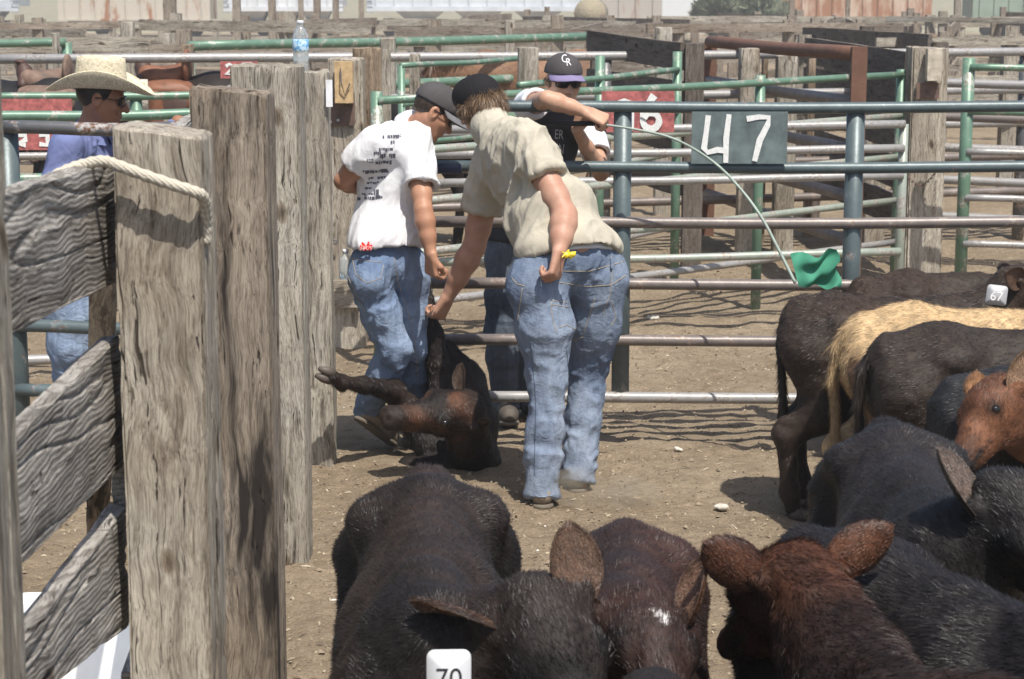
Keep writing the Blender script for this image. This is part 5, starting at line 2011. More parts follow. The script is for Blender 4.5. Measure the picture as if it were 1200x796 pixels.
def glasses(q, par, s=1.0, lens=GLASS, frame=GLASS, label=None, w=.030):
    g = MB()
    t = V(0, 0, 0)
    for e in (1, -1):
        # curved wraparound lens
        vs = []
        for i in range(7):
            for j in range(5):
                a = -1 + 2 * i / 6
                b = -1 + 2 * j / 4
                x = e * (.034 + .032 * a)
                z = .008 + .021 * b * (1 - .35 * abs(a) ** 2)
                y = .100 - 5.5 * x * x
                vs.append(q(y, x, z))
        n = len(vs)
        vs += [p + nrm(p - q(0, 0, 0)) * -.003 for p in vs]
        fs = [(i * 5 + j, i * 5 + j + 1, (i + 1) * 5 + j + 1, (i + 1) * 5 + j) for i in range(6) for j in range(4)]
        fs += [tuple(n + k for k in f_[::-1]) for f_ in fs]
        rim = [i * 5 for i in range(7)] + [30 + j for j in range(1, 5)] + [i * 5 + 4 for i in range(5, -1, -1)] + [j for j in range(3, 0, -1)]
        fs += [(rim[k], rim[(k + 1) % len(rim)], n + rim[(k + 1) % len(rim)], n + rim[k]) for k in range(len(rim))]
        g.add(vs, fs)
    o = g.build('glasses', lens, par, True)
    g = MB()
    g.tube([q(.100, -.006, .014), q(.103, 0, .015), q(.100, .006, .014)], .002, 6)
    for e in (1, -1):
        g.tube([q(.100 - 5.5 * .0038, e * .062, .014), q(.062, e * .076, .014), q(.02, e * .083, .012), q(-.02, e * .084, .006)], .0022, 6)
    g.build('temple_arms', frame, o, True)
    return o


def hair_cap(q, c, par, col, zones, s=1.0, L=.03, n=5000, seed=1, vol=.006, label=None, droop=(0, 0, -1), name='hair'):
    """zones: list of ellipsoids (f,l,u, rf,rl,ru) in head units"""
    g = SDF(V(tuple(c)) - .17, V(tuple(c)) + .17, .006)
    fw, sd, up = nrm(q(1, 0, 0) - q(0, 0, 0)), nrm(q(0, 1, 0) - q(0, 0, 0)), nrm(q(0, 0, 1) - q(0, 0, 0))
    if zones == 'skull':
        g.ell(q(-.012, 0, .03), V(.0985, .0785, .0895) * s, (fw, sd, up), k=.01)
        g.cut(q(.030, 0, 0), fw + up * -.25)
        g.cut(q(0, 0, -.030), -up + fw * .35)
        zones = []
    for (f_, l, u, a, b, d) in zones:
        g.ell(q(f_, l, u), V(a, b, d) * s, (fw, sd, up), k=.012)
    v, f = g.extract()
    cols = np.array(col) * (1 + .35 * vn(v * 60, seed))[:, None]
    bv, bf, bc = blades(v, f, n, L, .0011, lambda p, nn: np.tile(V(droop), (len(p), 1)), cols, lift=.25, seed=seed, curl=.5, clump=25, segs=2)
    me = mesh(name, np.concatenate([v, bv]), [tuple(x) for x in f] + [tuple(x) for x in bf + len(v)])
    set_col(me, np.concatenate([cols, bc]))
    o = link(name, me, HAIR, par)
    if label: o['label'] = label
    return o


def boot(an, toe, par, mat, sole, name='boot', tilt=None, s=1.0):
    an, toe = V(tuple(an)), V(tuple(toe))
    d = toe - an
    d[2] = 0
    d = nrm(d)
    L = .27 * s
    c = V(an[0], an[1], 0) - d * .058
    if tilt is not None:       # heel raised
        c, d = V(tuple(tilt[0])), nrm(tuple(tilt[1]))
    toe = c + d * L
    up = nrm(V(0, 0, 1) - d * d[2])
    sd = np.cross(d, up)
    g = SDF(np.minimum(c, toe) - .16, np.maximum(c, toe) + .2, .007)
    g.cone(c + d * .04 + up * .055, toe - d * .07 + up * .045, .042, .043, k=.03, flat=(sd, 1.0))
    g.cone(toe - d * .08 + up * .042, toe - d * .04 + up * .035, .044, .034, k=.03)
    g.cone(c + d * .06 + up * .06, c + d * .07 + up * .12, .038, .034, k=.03)
    g.cut(c + up * .016, -up)
    v, f = g.extract()
    o = link(name, mesh(name, v, f), mat, par)
    g = SDF(np.minimum(c, toe) - .1, np.maximum(c, toe) + .1, .006)
    g.cone(c + d * .04 + up * .01, toe - d * .05 + up * .01, .046, .050, k=.01)
    g.cut(c + up * .020, up)
    g.cut(c + up * .002, -up)
    v, f = g.extract()
    link('sole', mesh('sole', v, f), sole, o)


def build_person(label, J, S, skin, shirt, jean, cfg):
    """J: joints (world). returns dictionary with handles"""
    J = {k: V(tuple(p)) for k, p in J.items()}
    lat, up, fw = orient(J)
    allp = np.array([v_ for k_, v_ in J.items() if k_ not in ('hfw', 'hup', 'hdL', 'hdR', 'hnL', 'hnR')])
    latH = nrm(J['hpR'] - J['hpL'])
    upH = nrm(up * .5 + V(0, 0, .5) - np.dot(up * .5 + V(0, 0, .5), latH) * latH)
    fwH = nrm(np.cross(upH, latH))
    root = thing('person', label, 'person', (J['pel'][0], J['pel'][1], 0))
    h = cfg.get('h', .006)
    g = SDF(allp.min(0) - .16, allp.max(0) + .16, h)
    torso(g, J, -.022, S, cfg.get('belly', 0) * .7)
    hc = J['head']
    nb = J['neck']
    g.cone(nb - up * .03, hc - nrm(J['hup']) * .05 - nrm(J['hfw']) * .02, .060 * cfg.get('neckr', 1), .051 * cfg.get('neckr', 1), k=.018)
    g.cone(nb, J['chest'], .055 * cfg.get('neckr', 1), .09 * S, k=.04)
    q = head_human(g, hc, J['hfw'], J['hup'], cfg.get('hs', 1.0), cfg.get('jaw', 1.0))
    ar = cfg.get('arm', 1.0)
    for sd in 'LR':
        sh, el, wr = J['sh' + sd], J['el' + sd], J['wr' + sd]
        a = nrm(el - sh)
        g.chain([sh, sh + (el - sh) * .35, sh + (el - sh) * .75, el], [.050 * ar, .052 * ar, .044 * ar, .039 * ar], k=.02)
        b = wr - el
        g.chain([el, el + b * .25, el + b * .6, wr], [.039 * ar, .044 * ar, .036 * ar, .0255 * ar ** .5], k=.02)
        hd = J['hd' + sd]
        hand(g, wr, hd, J['hn' + sd], cfg['hside' + sd], cfg['curl' + sd], cfg.get('hsz', 1.0), cfg.get('thumb', .6))
        hp, kn, an = J['hp' + sd], J['kn' + sd], J['an' + sd]
        g.chain([hp, kn, kn * .7 + an * .3, an], [.075 * S, .048, .05, .035], k=.03)
        g.cone(an, an + nrm(J['toe' + sd] - an) * .1, .035, .03, k=.02)
    v, f = g.extract()
    link('body', mesh('body', v, f), skin, root)
    # shirt
    g = SDF(allp.min(0) - .2, allp.max(0) + .2, .007)
    e = .012
    ch_ = J['chest']
    torso(g, J, e, S, cfg.get('belly', 0), low=False)
    hem = J['pel'] + upH * cfg.get('hem', .02)
    g.cone(J['waist'], hem + up * .0, .125 * S + e, .138 * S + e, k=.05, flat=(fw, 1.18))
    g.ell(hem, V(.172 * S * cfg.get('hemw', 1) + e, .132 * S + e, .13), (latH, fwH, upH), k=.06)
    g.cone(nb, ch_, .066 * cfg.get('neckr', 1), .11 * S, k=.05)
    g.cone(nb - up * .03, nb - up * .005, .072, .062 * cfg.get('neckr', 1), k=.03)
    for sd in 'LR':
        sh, el, wr = J['sh' + sd], J['el' + sd], J['wr' + sd]
        t = cfg.get('sleeve', .55)
        if t < 1:
            end = sh + (el - sh) * t
            d = nrm(el - sh)
            sv = cfg.get('slv', 1)
            g2 = g.empty()
            g2.chain([sh - d * .03, sh + (el - sh) * t * .5, end + d * .04], [(.054 * ar + e) * sv, (.059 * ar + e) * sv, (.064 * ar + e) * sv], k=.03)
            g2.cut(end, d)
            g2.cone(end - d * .02, end + d * .03, .050 * ar * sv, .056 * ar * sv, k=.003, op='s')
            g._mix((slice(None),) * 3, g2.d, .05, 'u')
        else:
            g.chain([sh, sh * .5 + el * .5, el, el + (wr - el) * .3, el + (wr - el) * (t - 1)], [.070, .069, .060, .058, .044], k=.03)
    for sd in 'LR':
        sh, el, wr = J['sh' + sd], J['el' + sd], J['wr' + sd]
        t = cfg.get('sleeve', .55)
        if t < 1:
            end = sh + (el - sh) * t
            d = nrm(el - sh)
    hn = -upH
    g.cut(hem, hn, region=(hem + hn * .30, .33))
    # neck opening
    so_, sbv = cloth(g, 'shirt', shirt, root, cfg.get('sfold', [(.007, 9, up + lat * .4, .75, 3), (.004, 20, up - lat * .5, .7, 9)]))
    # jeans
    g = SDF(allp.min(0) - .2, allp.max(0) + .2, .008)
    pe = J['pel']
    A = (lat, fw, up)
    ltop = nrm(J['hpR'] - J['hpL'])
    AH = (latH, fwH, upH)
    g.ell(pe - upH * .01, V(.158 * S, .118 * S, .12), AH, k=.04)
    g.cone(J['hpL'] + upH * .07 + latH * .025, J['hpR'] + upH * .07 - latH * .025, .100 * S, k=.05, flat=(fwH, 1.05))
    for sd in 'LR':
        hp, kn, an = J['hp' + sd], J['kn' + sd], J['an' + sd]
        g.ell(hp - fw * .045 * S - V(0, 0, .01), V(.085, .082, .095) * S, A, k=.05)
        ks = cfg.get('legs', 1.0)
        md = hp * .5 + kn * .5
        g.chain([hp, md, kn, kn * .6 + an * .4, an + V(0, 0, .02)], [.098 * S, .090 * S * ks, .070 * ks, .070 * ks, .066 * ks], k=.03)
        d = nrm(an - kn)
        g.cone(an + V(0, 0, .02), an + d * .05, .066 * ks, .068 * ks, k=.01)
    for sd in 'LR':
        kn, an = J['kn' + sd], J['an' + sd]
        d = nrm(an - kn)
        hp_ = an + d * .040
        if hp_[2] < .040: hp_ = an + d * ((an[2] - .040) / max(-d[2], .3))
        g.cut(hp_, d, region=(hp_ + d * .09, .12))
    topc = pe + upH * cfg.get('jtop', .085)
    g.cut(topc, upH, region=(topc + upH * .28, .32))
    stk = []
    for i, sd in enumerate('LR'):
        kn, an = J['kn' + sd], J['an' + sd]
        d = nrm(an - kn)
        stk.append((kn + (an - kn) * cfg.get('stk0', .35), an + d * .04, cfg.get('stka', .009), cfg.get('stkw', .045), 10 + i))
        stk.append((kn - d * .16, kn + d * .12, .008, .05, 20 + i))
        stk.append((J['hp' + sd] - d * .05, J['hp' + sd] + d * .22, .006, .07, 30 + i))
    jo, jbv = cloth(g, 'jeans', jean, root, [(.0035, 9, (0, .2, 1), .6, 13), (.0035, 20, (.3, 0, 1), .55, 14)], stk)
    return dict(root=root, q=q, shirt=so_, sbv=sbv, jeans=jo, jbv=jbv, J=J, lat=latH, up=upH, fw=fwH)


BOOTM = plain('dusty work boot leather', (.26, .215, .165), .85, var=.3, vs=22, bumps=(50, .4, .004))
SOLEM = plain('boot sole', (.15, .125, .095), .85)
BLKCAP = fabric('black cap cloth', (.018, .017, .019), .85)
CHCAP = fabric('charcoal cap cloth', (.080, .073, .074), .85)
GREYC = fabric('grey cap panel', (.19, .19, .20), .85)
PURP = fabric('purple cap brim', (.23, .195, .33), .8)
WHT = fabric('white cotton', (.74, .74, .76), .9, var=.02, folds=((14, 14, 5), .5))
TANSH = fabric('stone coloured cotton', (.47, .43, .345), .92, var=.06, folds=((12, 12, 6), .6))
BLUSH = fabric('blue work shirt', (.16, .19, .36), .85, var=.08, folds=((12, 12, 5), .6))
BLKSH = fabric('black cotton', (.028, .028, .034), .9)
INKG = plain('faded print ink', (.10, .10, .13), .8)
REDI = plain('red thread', (.45, .02, .02), .7)

# ---- the man in the stone coloured shirt
def man_stone():
    J = dict(pel=P(668, 302, 8.12), waist=P(640, 258, 8.22), chest=P(614, 196, 8.36), neck=P(575, 148, 8.52),
             shL=P(574, 205, 8.66), shR=P(618, 168, 8.22), head=P(562, 124, 8.60), hfw=V(-.74, .50, -.42), hup=V(-.33, .10, .94),
             elL=P(556, 288, 8.70), wrL=P(524, 350, 8.74), hdL=V(-.45, .1, -.85), hnL=V(-.5, .55, .3),
             elR=P(662, 252, 8.02), wrR=P(655, 296, 7.90), hdR=V(-.18, -.25, -.95), hnR=V(-.85, .5, .1),
             hpL=P(634, 330, 8.04), hpR=P(704, 326, 8.18), knL=P(641, 445, 7.98), knR=P(688, 440, 8.26), anL=P(635, 594, 7.88), anR=P(677, 570, 8.14),
             toeL=G(626, 606) + Vector((-.0, .0, .0)), toeR=G(668, 577))
    J['toeL'] = V(tuple(J['anL'])) + V(-.03, .16, 0)
    J['toeR'] = V(tuple(J['anR'])) + V(.02, .16, 0); J['toeR'][2] = .0
    r = build_person('man in stone coloured t-shirt and black cap bending over, yellow wrapper in his hand', J, 1.20, SKIN_T, TANSH, JEAN1,
                     dict(belly=.06, arm=1.25, hsideL=1, hsideR=1, curlL=.85, curlR=.85, sleeve=.50, hem=.035, slv=1.0, legs=1.07, neckr=1.15, hs=1.02, hsz=1.06, stka=.012, stk0=.25, jtop=.10,
                          hemw=1.08, sfold=[(.010, 8, (.5, 0, .8), .78, 3), (.004, 18, (-.3, .2, .9), .7, 9)]))
    q, root = r['q'], r['root']
    c, cbv = cap(r['J']['head'] , J['hfw'], J['hup'], root, BLKCAP, BLKCAP, 1.06, brim=False, low=-.014, label='black cap with small red lettering')
    for t_, px, py in (('M', 585, 97), ('O', 591, 98)):
        pass
    print_marks(cbv, [[(581, 94), (583.5, 94.5), (583.5, 101.5), (581, 101)], [(584.2, 94.5), (586.7, 95), (586.7, 102), (584.2, 101.6)], [(587.4, 95.2), (591, 96), (591, 98), (587.4, 97.3)], [(587.4, 98.6), (591, 99.5), (591, 102.3), (587.4, 101.8)]], 'red_letters', REDI, c)
    glasses(q, root, 1.0, GLASS, plain('white glasses arms', (.75, .75, .78), .3))
    hair_cap(q, r['J']['head'], root, (.20, .13, .075), [(-.03, 0, .005, .072, .078, .055), (-.06, 0, -.02, .045, .066, .05), (.02, .066, .0, .03, .014, .03), (.02, -.066, .0, .03, .014, .03)], 1.0, .055, 9000, 3, droop=(.2, -.1, -1), label='shaggy light brown hair')
    jb = r['jbv']
    # stitched back pockets, yoke, belt loop and waistband
    seam(jb, [[(646, 352), (672, 356), (697, 350)], [(697, 350), (688, 378), (683, 395)], [(683, 395), (667, 401), (653, 392)], [(653, 392), (647, 372), (646, 352)], [(647, 357), (672, 361), (696, 355)],
              [(655, 384), (664, 381), (673, 386), (683, 377)],
              [(654, 331), (690, 336), (716, 334), (738, 320)], [(612, 338), (609, 360), (606, 380)], [(600, 326), (606, 333), (618, 336)],
              [(716, 300), (717, 320), (715, 345), (705, 372)], [(660, 318), (690, 318), (737, 305)], [(716, 352), (722, 372), (714, 385)]], 'stitching', STITCH, r['jeans'], .0013)
    g = MB()
    for px, py, ln in ((716, 302, 14),):
        pts = [hit(jb, px, py + k, .004)[0] for k in (0, 5, 10, ln)]
        pts = [p for p in pts if p]
        if len(pts) > 1: g.tube(pts, .006, 6)
    if g.v: g.build('belt_loop', JEAN1, r['jeans'], True)
    seam(jb, [[(622, 400), (628, 470), (626, 560)], [(664, 410), (668, 470), (664, 540)]], 'leg_seam', STITCHD, r['jeans'], .0018)
    boot(J['anL'], J['toeL'], root, BOOTM, SOLEM)
    boot(J['anR'], J['toeR'], root, BOOTM, SOLEM)
    # white undershirt edge showing at the hem
    g = SDF(V(tuple(J['pel'])) - .35, V(tuple(J['pel'])) + .35, .008)
    lat, up, fw = r['lat'], r['up'], r['fw']
    pl = r['J']['pel']
    g.ell(pl - up * .02, V(.172 * 1.2 + .004, .128 * 1.2 + .004, .13), (lat, fw, up), k=.01)
    g.cut(pl - up * .002, -up)
    g.cut(pl + up * .08, up)
    v, f = g.extract()
    link('undershirt', mesh('undershirt', v, f), WHT, root)
    # crumpled yellow wrapper held in the fist
    w_ = V(tuple(P(669, 300, 7.84)))
    g = SDF(w_ - .06, w_ + .06, .0025)
    rr = np.random.default_rng(2)
    for k in range(7):
        a = w_ + rr.normal(size=3) * .010
        b = a + rr.normal(size=3) * .016
        g.cone(a, b, .005, .003, k=.002)
    g.cone(w_ + V(-.02, 0, 0), w_ + V(.008, 0, .006), .011, .012, k=.003)
    v, f = g.extract()
    m, n, b_ = newmat('yellow foil wrapper')
    n.links.new(ramp(n, noise(n, mapping(n, (1, 1, 1)), 70, 3), [(.36, (.25, .12, .02)), (.42, (.85, .60, .02)), (.62, (.9, .72, .05)), (.66, (.3, .35, .05))]), b_.inputs['Base Color'])
    b_.inputs['Roughness'].default_value = .25
    o = link('candy_wrapper', mesh('candy_wrapper', v, f), m)
    tag(o, 'crumpled yellow foil wrapper held behind the hip of the bending man', 'wrapper')


man_stone()


# ---- the man in the white shirt
def man_white():
    J = dict(pel=P(452, 304, 8.77), waist=P(452, 262, 8.79), chest=P(459, 205, 8.82), neck=P(484, 150, 8.91),
             shL=P(437, 172, 8.69), shR=P(490, 176, 8.77), head=P(508, 132, 8.86), hfw=V(.78, .18, -.60), hup=V(.52, .12, .84),
             elL=P(402, 212, 8.75), wrL=P(430, 222, 8.97), hdL=V(.8, .4, -.1), hnL=V(.3, .6, -.6),
             elR=P(496, 246, 8.61), wrR=P(505, 298, 8.57), hdR=V(.02, .1, -1), hnR=V(.75, .6, -.1),
             hpL=P(430, 326, 8.71), hpR=P(478, 324, 8.85), knL=P(463, 410, 8.74), knR=P(486, 408, 8.87), anL=P(432, 480, 8.91), anR=P(484, 480, 9.07),
             toeL=G(428, 505), toeR=G(500, 500))
    J['toeL'] = V(tuple(J['anL'])) + V(.06, .16, 0)
    J['toeR'] = V(tuple(J['anR'])) + V(.15, .1, 0); J['toeR'][2] = .0
    r = build_person('man in white printed t-shirt and blue jeans bending over the thrown calf', J, .93, SKIN_W, WHT, JEAN2,
                     dict(arm=.98, hsideL=1, hsideR=1, curlL=.5, curlR=.8, sleeve=.60, hem=.07, slv=1.08, legs=.98, h=.006, jtop=.10,
                          sfold=[(.010, 9, (.25, 0, 1), .78, 4), (.004, 18, (.6, .2, .8), .7, 8)]))
    q, root = r['q'], r['root']
    c, cbv = cap(r['J']['head'], J['hfw'], J['hup'], root, CHCAP, GREYC, 1.05, low=.0, label='charcoal cap with grey brim', bl=.078)
    glasses(q, root)
    hair_cap(q, r['J']['head'], root, (.05, .035, .025), 'skull', 1.0, .012, 3000, 5, label='short dark hair')
    sb = r['sbv']
    rr = random.Random(4)
    marks = []
    # columns of small printed marks down the back
    for (x0, x1, y, hh) in ((446, 468, 159, 4), (455, 462, 166, 5), (444, 460, 174, 4), (438, 446, 178, 5), (445, 463, 181, 6), (430, 437, 186, 5), (440, 458, 189, 5), (428, 455, 200, 3.5), (425, 452, 199, 2.5),
                            (432, 452, 207, 3.5), (430, 444, 213, 3), (428, 440, 219, 3), (438, 448, 222, 7), (424, 436, 226, 3), (419, 447, 230, 4)):
        x = x0
        while x < x1:
            w_ = rr.uniform(1.2, 3.6)
            h2 = hh * rr.uniform(.55, 1)
            tl = -(x - 440) * .05
            yy = y + tl + rr.uniform(-.4, .4)
            if rr.random() > .18:
                marks.append([(x, yy), (x + w_, yy - .1), (x + w_, yy + h2), (x, yy + h2)])
            x += w_ + rr.uniform(.35, .9)
    marks.append([(461, 159), (467.5, 158.5), (467.5, 162), (461, 162.5)])
    marks.append([(446, 198), (453.5, 197.5), (453.5, 202), (446, 202.5)])
    marks.append([(440, 229), (446, 229), (446, 232.5), (440, 232.5)])
    rows_ = {}
    for m_ in marks:
        rows_.setdefault(int((m_[0][1] + (m_[0][0] - 440) * .05) // 7), []).append(m_)
    for k_ in sorted(rows_):
        print_marks(sb, rows_[k_], 'printed_line', INKG, r['shirt'])
    seam(r['jbv'], [[(413, 303), (430, 306), (450, 308)], [(413, 303), (417, 322), (430, 332), (446, 326), (450, 308)], [(462, 302), (466, 330), (477, 360), (486, 400), (490, 450)], [(405, 318), (417, 345), (430, 370)]], 'stitching', STITCH, r['jeans'], .0013)
    a_ = r['J']['anL']
    boot(a_, J['toeL'], root, BOOTM, SOLEM, tilt=(a_ + V(-.055, -.06, -.035), (.42, .35, -.42)))
    boot(J['anR'], J['toeR'], root, BOOTM, SOLEM)
    h_, n = hit(r['sbv'], 431, 284, .004)
    if h_:
        m, n2, b_ = newmat('red wrapper')
        n2.links.new(ramp(n2, noise(n2, mapping(n2, (1, 1, 1)), 60, 2), [(.45, (.7, .02, .02)), (.5, (.85, .8, .78)), (.56, (.75, .04, .02))]), b_.inputs['Base Color'])
        b_.inputs['Roughness'].default_value = .3
        g = SDF(V(tuple(h_)) - .07, V(tuple(h_)) + .07, .003)
        c_ = V(tuple(P(429, 292, h_.y - .012)))
        for a, b in (((-.022, 0, .0), (-.016, 0, .028)), ((-.008, -.004, 0), (-.010, 0, .024)), ((.006, 0, 0), (.012, -.002, .030)), ((.018, 0, 0), (.024, 0, .018)), ((-.02, 0, .01), (.02, 0, .008))):
            g.cone(c_ + V(a), c_ + V(b), .009, .005, k=.003, flat=((0, 1, 0), 1.6))
        v, f = g.extract()
        o = link('red_wrapper', mesh('red_wrapper', v, f), m)
        tag(o, 'crumpled red and white wrapper stuck in the back pocket of the blue jeans', 'wrapper')
    # water bottle in the side pocket
    c_ = P(405, 303, 8.75)
    t = thing('water_bottle', 'clear water bottle sticking out of the jeans pocket of the white shirted man', 'bottle', (c_.x, c_.y, c_.z - .05))
    m, n2, b_ = newmat('thin clear plastic')
    b_.inputs['Base Color'].default_value = (.85, .9, .92, 1)
    b_.inputs['Transmission Weight'].default_value = .7
    b_.inputs['Roughness'].default_value = .2
    b_.inputs['IOR'].default_value = 1.25
    MB().lathe([(.03, -.04), (.032, 0), (.030, .04), (.024, .055), (.013, .066), (.012, .075)], 18).build('bottle_body', m, t, True, True)
    MB().lathe([(.0135, .074), (.0135, .09), (.012, .091)], 14).build('bottle_cap', plain('white bottle cap', (.8, .8, .82), .4), t, True, True)


man_white()


DKBOOT = plain('dark work boot leather', (.09, .075, .06), .8, var=.3, vs=22)
DKSH = fabric('charcoal cotton', (.055, .055, .062), .9)


# ---- the young man leaning on the fence with the flag
def man_cap():
    J = dict(pel=P(603, 285, 9.66), waist=P(614, 235, 9.60), chest=P(640, 172, 9.50), neck=P(652, 128, 9.44),
             shL=P(690, 146, 9.40), shR=P(620, 124, 9.40), head=P(660, 96, 9.34), hfw=V(.30, -.94, -.16), hup=V(.05, -.10, .99),
             elR=P(641, 116, 8.84), wrR=P(688, 132, 8.83), hdR=V(.86, -.1, -.36), hnR=V(.1, .5, -.85),
             elL=P(704, 203, 9.18), wrL=P(676, 152, 8.92), hdL=V(.25, -.1, .9), hnL=V(.8, .3, .4),
             hpL=P(622, 305, 9.66), hpR=P(588, 305, 9.62), knL=P(620, 390, 9.60), knR=P(586, 390, 9.56), anL=P(622, 468, 9.64), anR=P(592, 472, 9.60),
             toeL=G(630, 490), toeR=G(596, 492))
    J['toeL'] = V(tuple(J['anL'])) + V(.04, -.15, 0); J['toeL'][2] = 0
    J['toeR'] = V(tuple(J['anR'])) + V(.02, -.15, 0); J['toeR'][2] = 0
    r = build_person('young man in charcoal cap and sunglasses leaning over the top rail, holding a flag whip', J, .88, SKIN_C, DKSH, JEAN3,
                     dict(arm=.90, hsideL=-1, hsideR=1, curlL=.9, curlR=1.0, sleeve=.30, hem=.04, slv=.96, hsz=.98, hs=.98, sfold=[(.006, 8, (.2, 0, 1), .75, 4)]))
    q, root, J = r['q'], r['root'], r['J']
    # white raglan sleeves
    ar = .90
    for sd, t in (('L', .62), ('R', .42)):
        sh, el = J['sh' + sd], J['el' + sd]
        g = SDF(np.minimum(sh, el) - .13, np.maximum(sh, el) + .13, .006)
        d = nrm(el - sh)
        end = sh + (el - sh) * t
        inn = sh * .75 + J['neck'] * .25
        g.chain([inn, sh - d * .005, end + d * .03], [.064, .070, .071], k=.03)
        g.cut(end, d)
        g.cone(end - d * .02, end + d * .03, .048, .054, k=.003, op='s')
        cloth(g, 'white_sleeve', WHT, r['shirt'], [(.004, 14, d, .6, 5)])
    c, cbv = cap(J['head'], J['hfw'], J['hup'], root, CHCAP, PURP, 1.05, label='charcoal cap with white CR and purple brim', bl=.070, low=.006)
    print_text(cbv, 'C', 661.5, 69.5, 13, -8, 'cap_letter', WHT, c, .75)
    print_text(cbv, 'R', 666, 73.5, 12, -8, 'cap_letter', WHT, c, .8, lift=.0028)
    glasses(q, root)
    hair_cap(q, J['head'], root, (.22, .15, .08), [(-.03, .0, .0, .066, .078, .035), (.0, .068, .0, .03, .014, .02), (.0, -.068, .0, .03, .014, .02)], .98, .022, 4000, 7, label='light brown hair')
    lm = plain('lips', (.50, .22, .19), .5)
    MB().tube([q(.090, -.02, -.058), q(.0965, -.008, -.056), q(.097, .008, -.056), q(.090, .02, -.058)], [.002, .0045, .0045, .002], 8).build('lips', lm, root, True)
    sb = r['sbv']
    print_text(sb, 'ER', 655, 158, 16, 4, 'shirt_letters', plain('grey white print', (.45, .45, .47), .8), r['shirt'], .6)
    print_text(sb, 'IIN', 655, 175, 17, 6, 'shirt_letters', bpy.data.materials['grey white print'], r['shirt'], .55)
    boot(J['anL'], J['toeL'], root, DKBOOT, SOLEM)
    boot(J['anR'], J['toeR'], root, DKBOOT, SOLEM)
    # flag whip held in both hands
    t = thing('flag_whip', 'long pale green whip with black grip and a green cloth flag at its tip', 'flag', tuple(P(705, 143, 9.0)))
    MB().tube([P(640, 144, 8.94), P(665, 145, 8.90), P(700, 145, 8.84)], [.011, .012, .011], 12).build('grip', plain('black rubber grip', (.02, .02, .022), .6), t, True)
    pts = [(696, 145, 8.84), (740, 151, 8.82), (790, 163, 8.80), (836, 190, 8.80), (868, 222, 8.70), (893, 256, 8.62), (912, 292, 8.56), (932, 332, 8.50)]
    qs = [V(tuple(P(*p))) for p in pts]
    out = []
    for i in range(len(qs) - 1):
        p0, p1, p2, p3 = qs[max(i - 1, 0)], qs[i], qs[i + 1], qs[min(i + 2, len(qs) - 1)]
        for s_ in np.linspace(0, 1, 6, endpoint=False):
            out.append(.5 * ((2 * p1) + (-p0 + p2) * s_ + (2 * p0 - 5 * p1 + 4 * p2 - p3) * s_ ** 2 + (-p0 + 3 * p1 - 3 * p2 + p3) * s_ ** 3))
    out.append(qs[-1])
    MB().tube(out, list(np.linspace(.0055, .0075, len(out))), 10).build('rod', plain('pale green fibreglass', (.30, .36, .31), .5), t, True)
    # cloth flag, crumpled
    nu, nv = 26, 20
    a0, a1 = V(tuple(P(926, 300, 8.54))), V(tuple(P(936, 336, 8.5)))
    ex = V(.20, -.03, .0)
    vs = []
    for i in range(nu):
        for j in range(nv):
            u, w_ = i / (nu - 1), j / (nv - 1)
            p = a0 + (a1 - a0) * w_ + ex * u
            p = p + V(.0, 1, 0) * (.022 * math.sin(u * 9 + w_ * 4) + .020 * math.sin(w_ * 11 + u * 7)) * min(1, u * 3)
            p = p + V(0, 0, 1) * (.012 * math.sin(u * 6.5 + 1) * (1 - w_) + .03 * u * (1 - w_) - .0 * u)
            p = p + V(-.03 * w_ * u + .012 * math.sin(w_ * 9) * u, 0, -.012 * math.sin(u * 14 + w_ * 5) * u)
            vs.append(p)
    n = len(vs)
    vs2 = vs + [p + V(0, .0025, 0) for p in vs]
    fs = [(i * nv + j, i * nv + j + 1, (i + 1) * nv + j + 1, (i + 1) * nv + j) for i in range(nu - 1) for j in range(nv - 1)]
    fs += [tuple(n + k for k in f_[::-1]) for f_ in fs]
    MB().add(vs2, fs).build('flag_cloth', fabric('green flag nylon', (.06, .25, .16), .7), t, True)


man_cap()


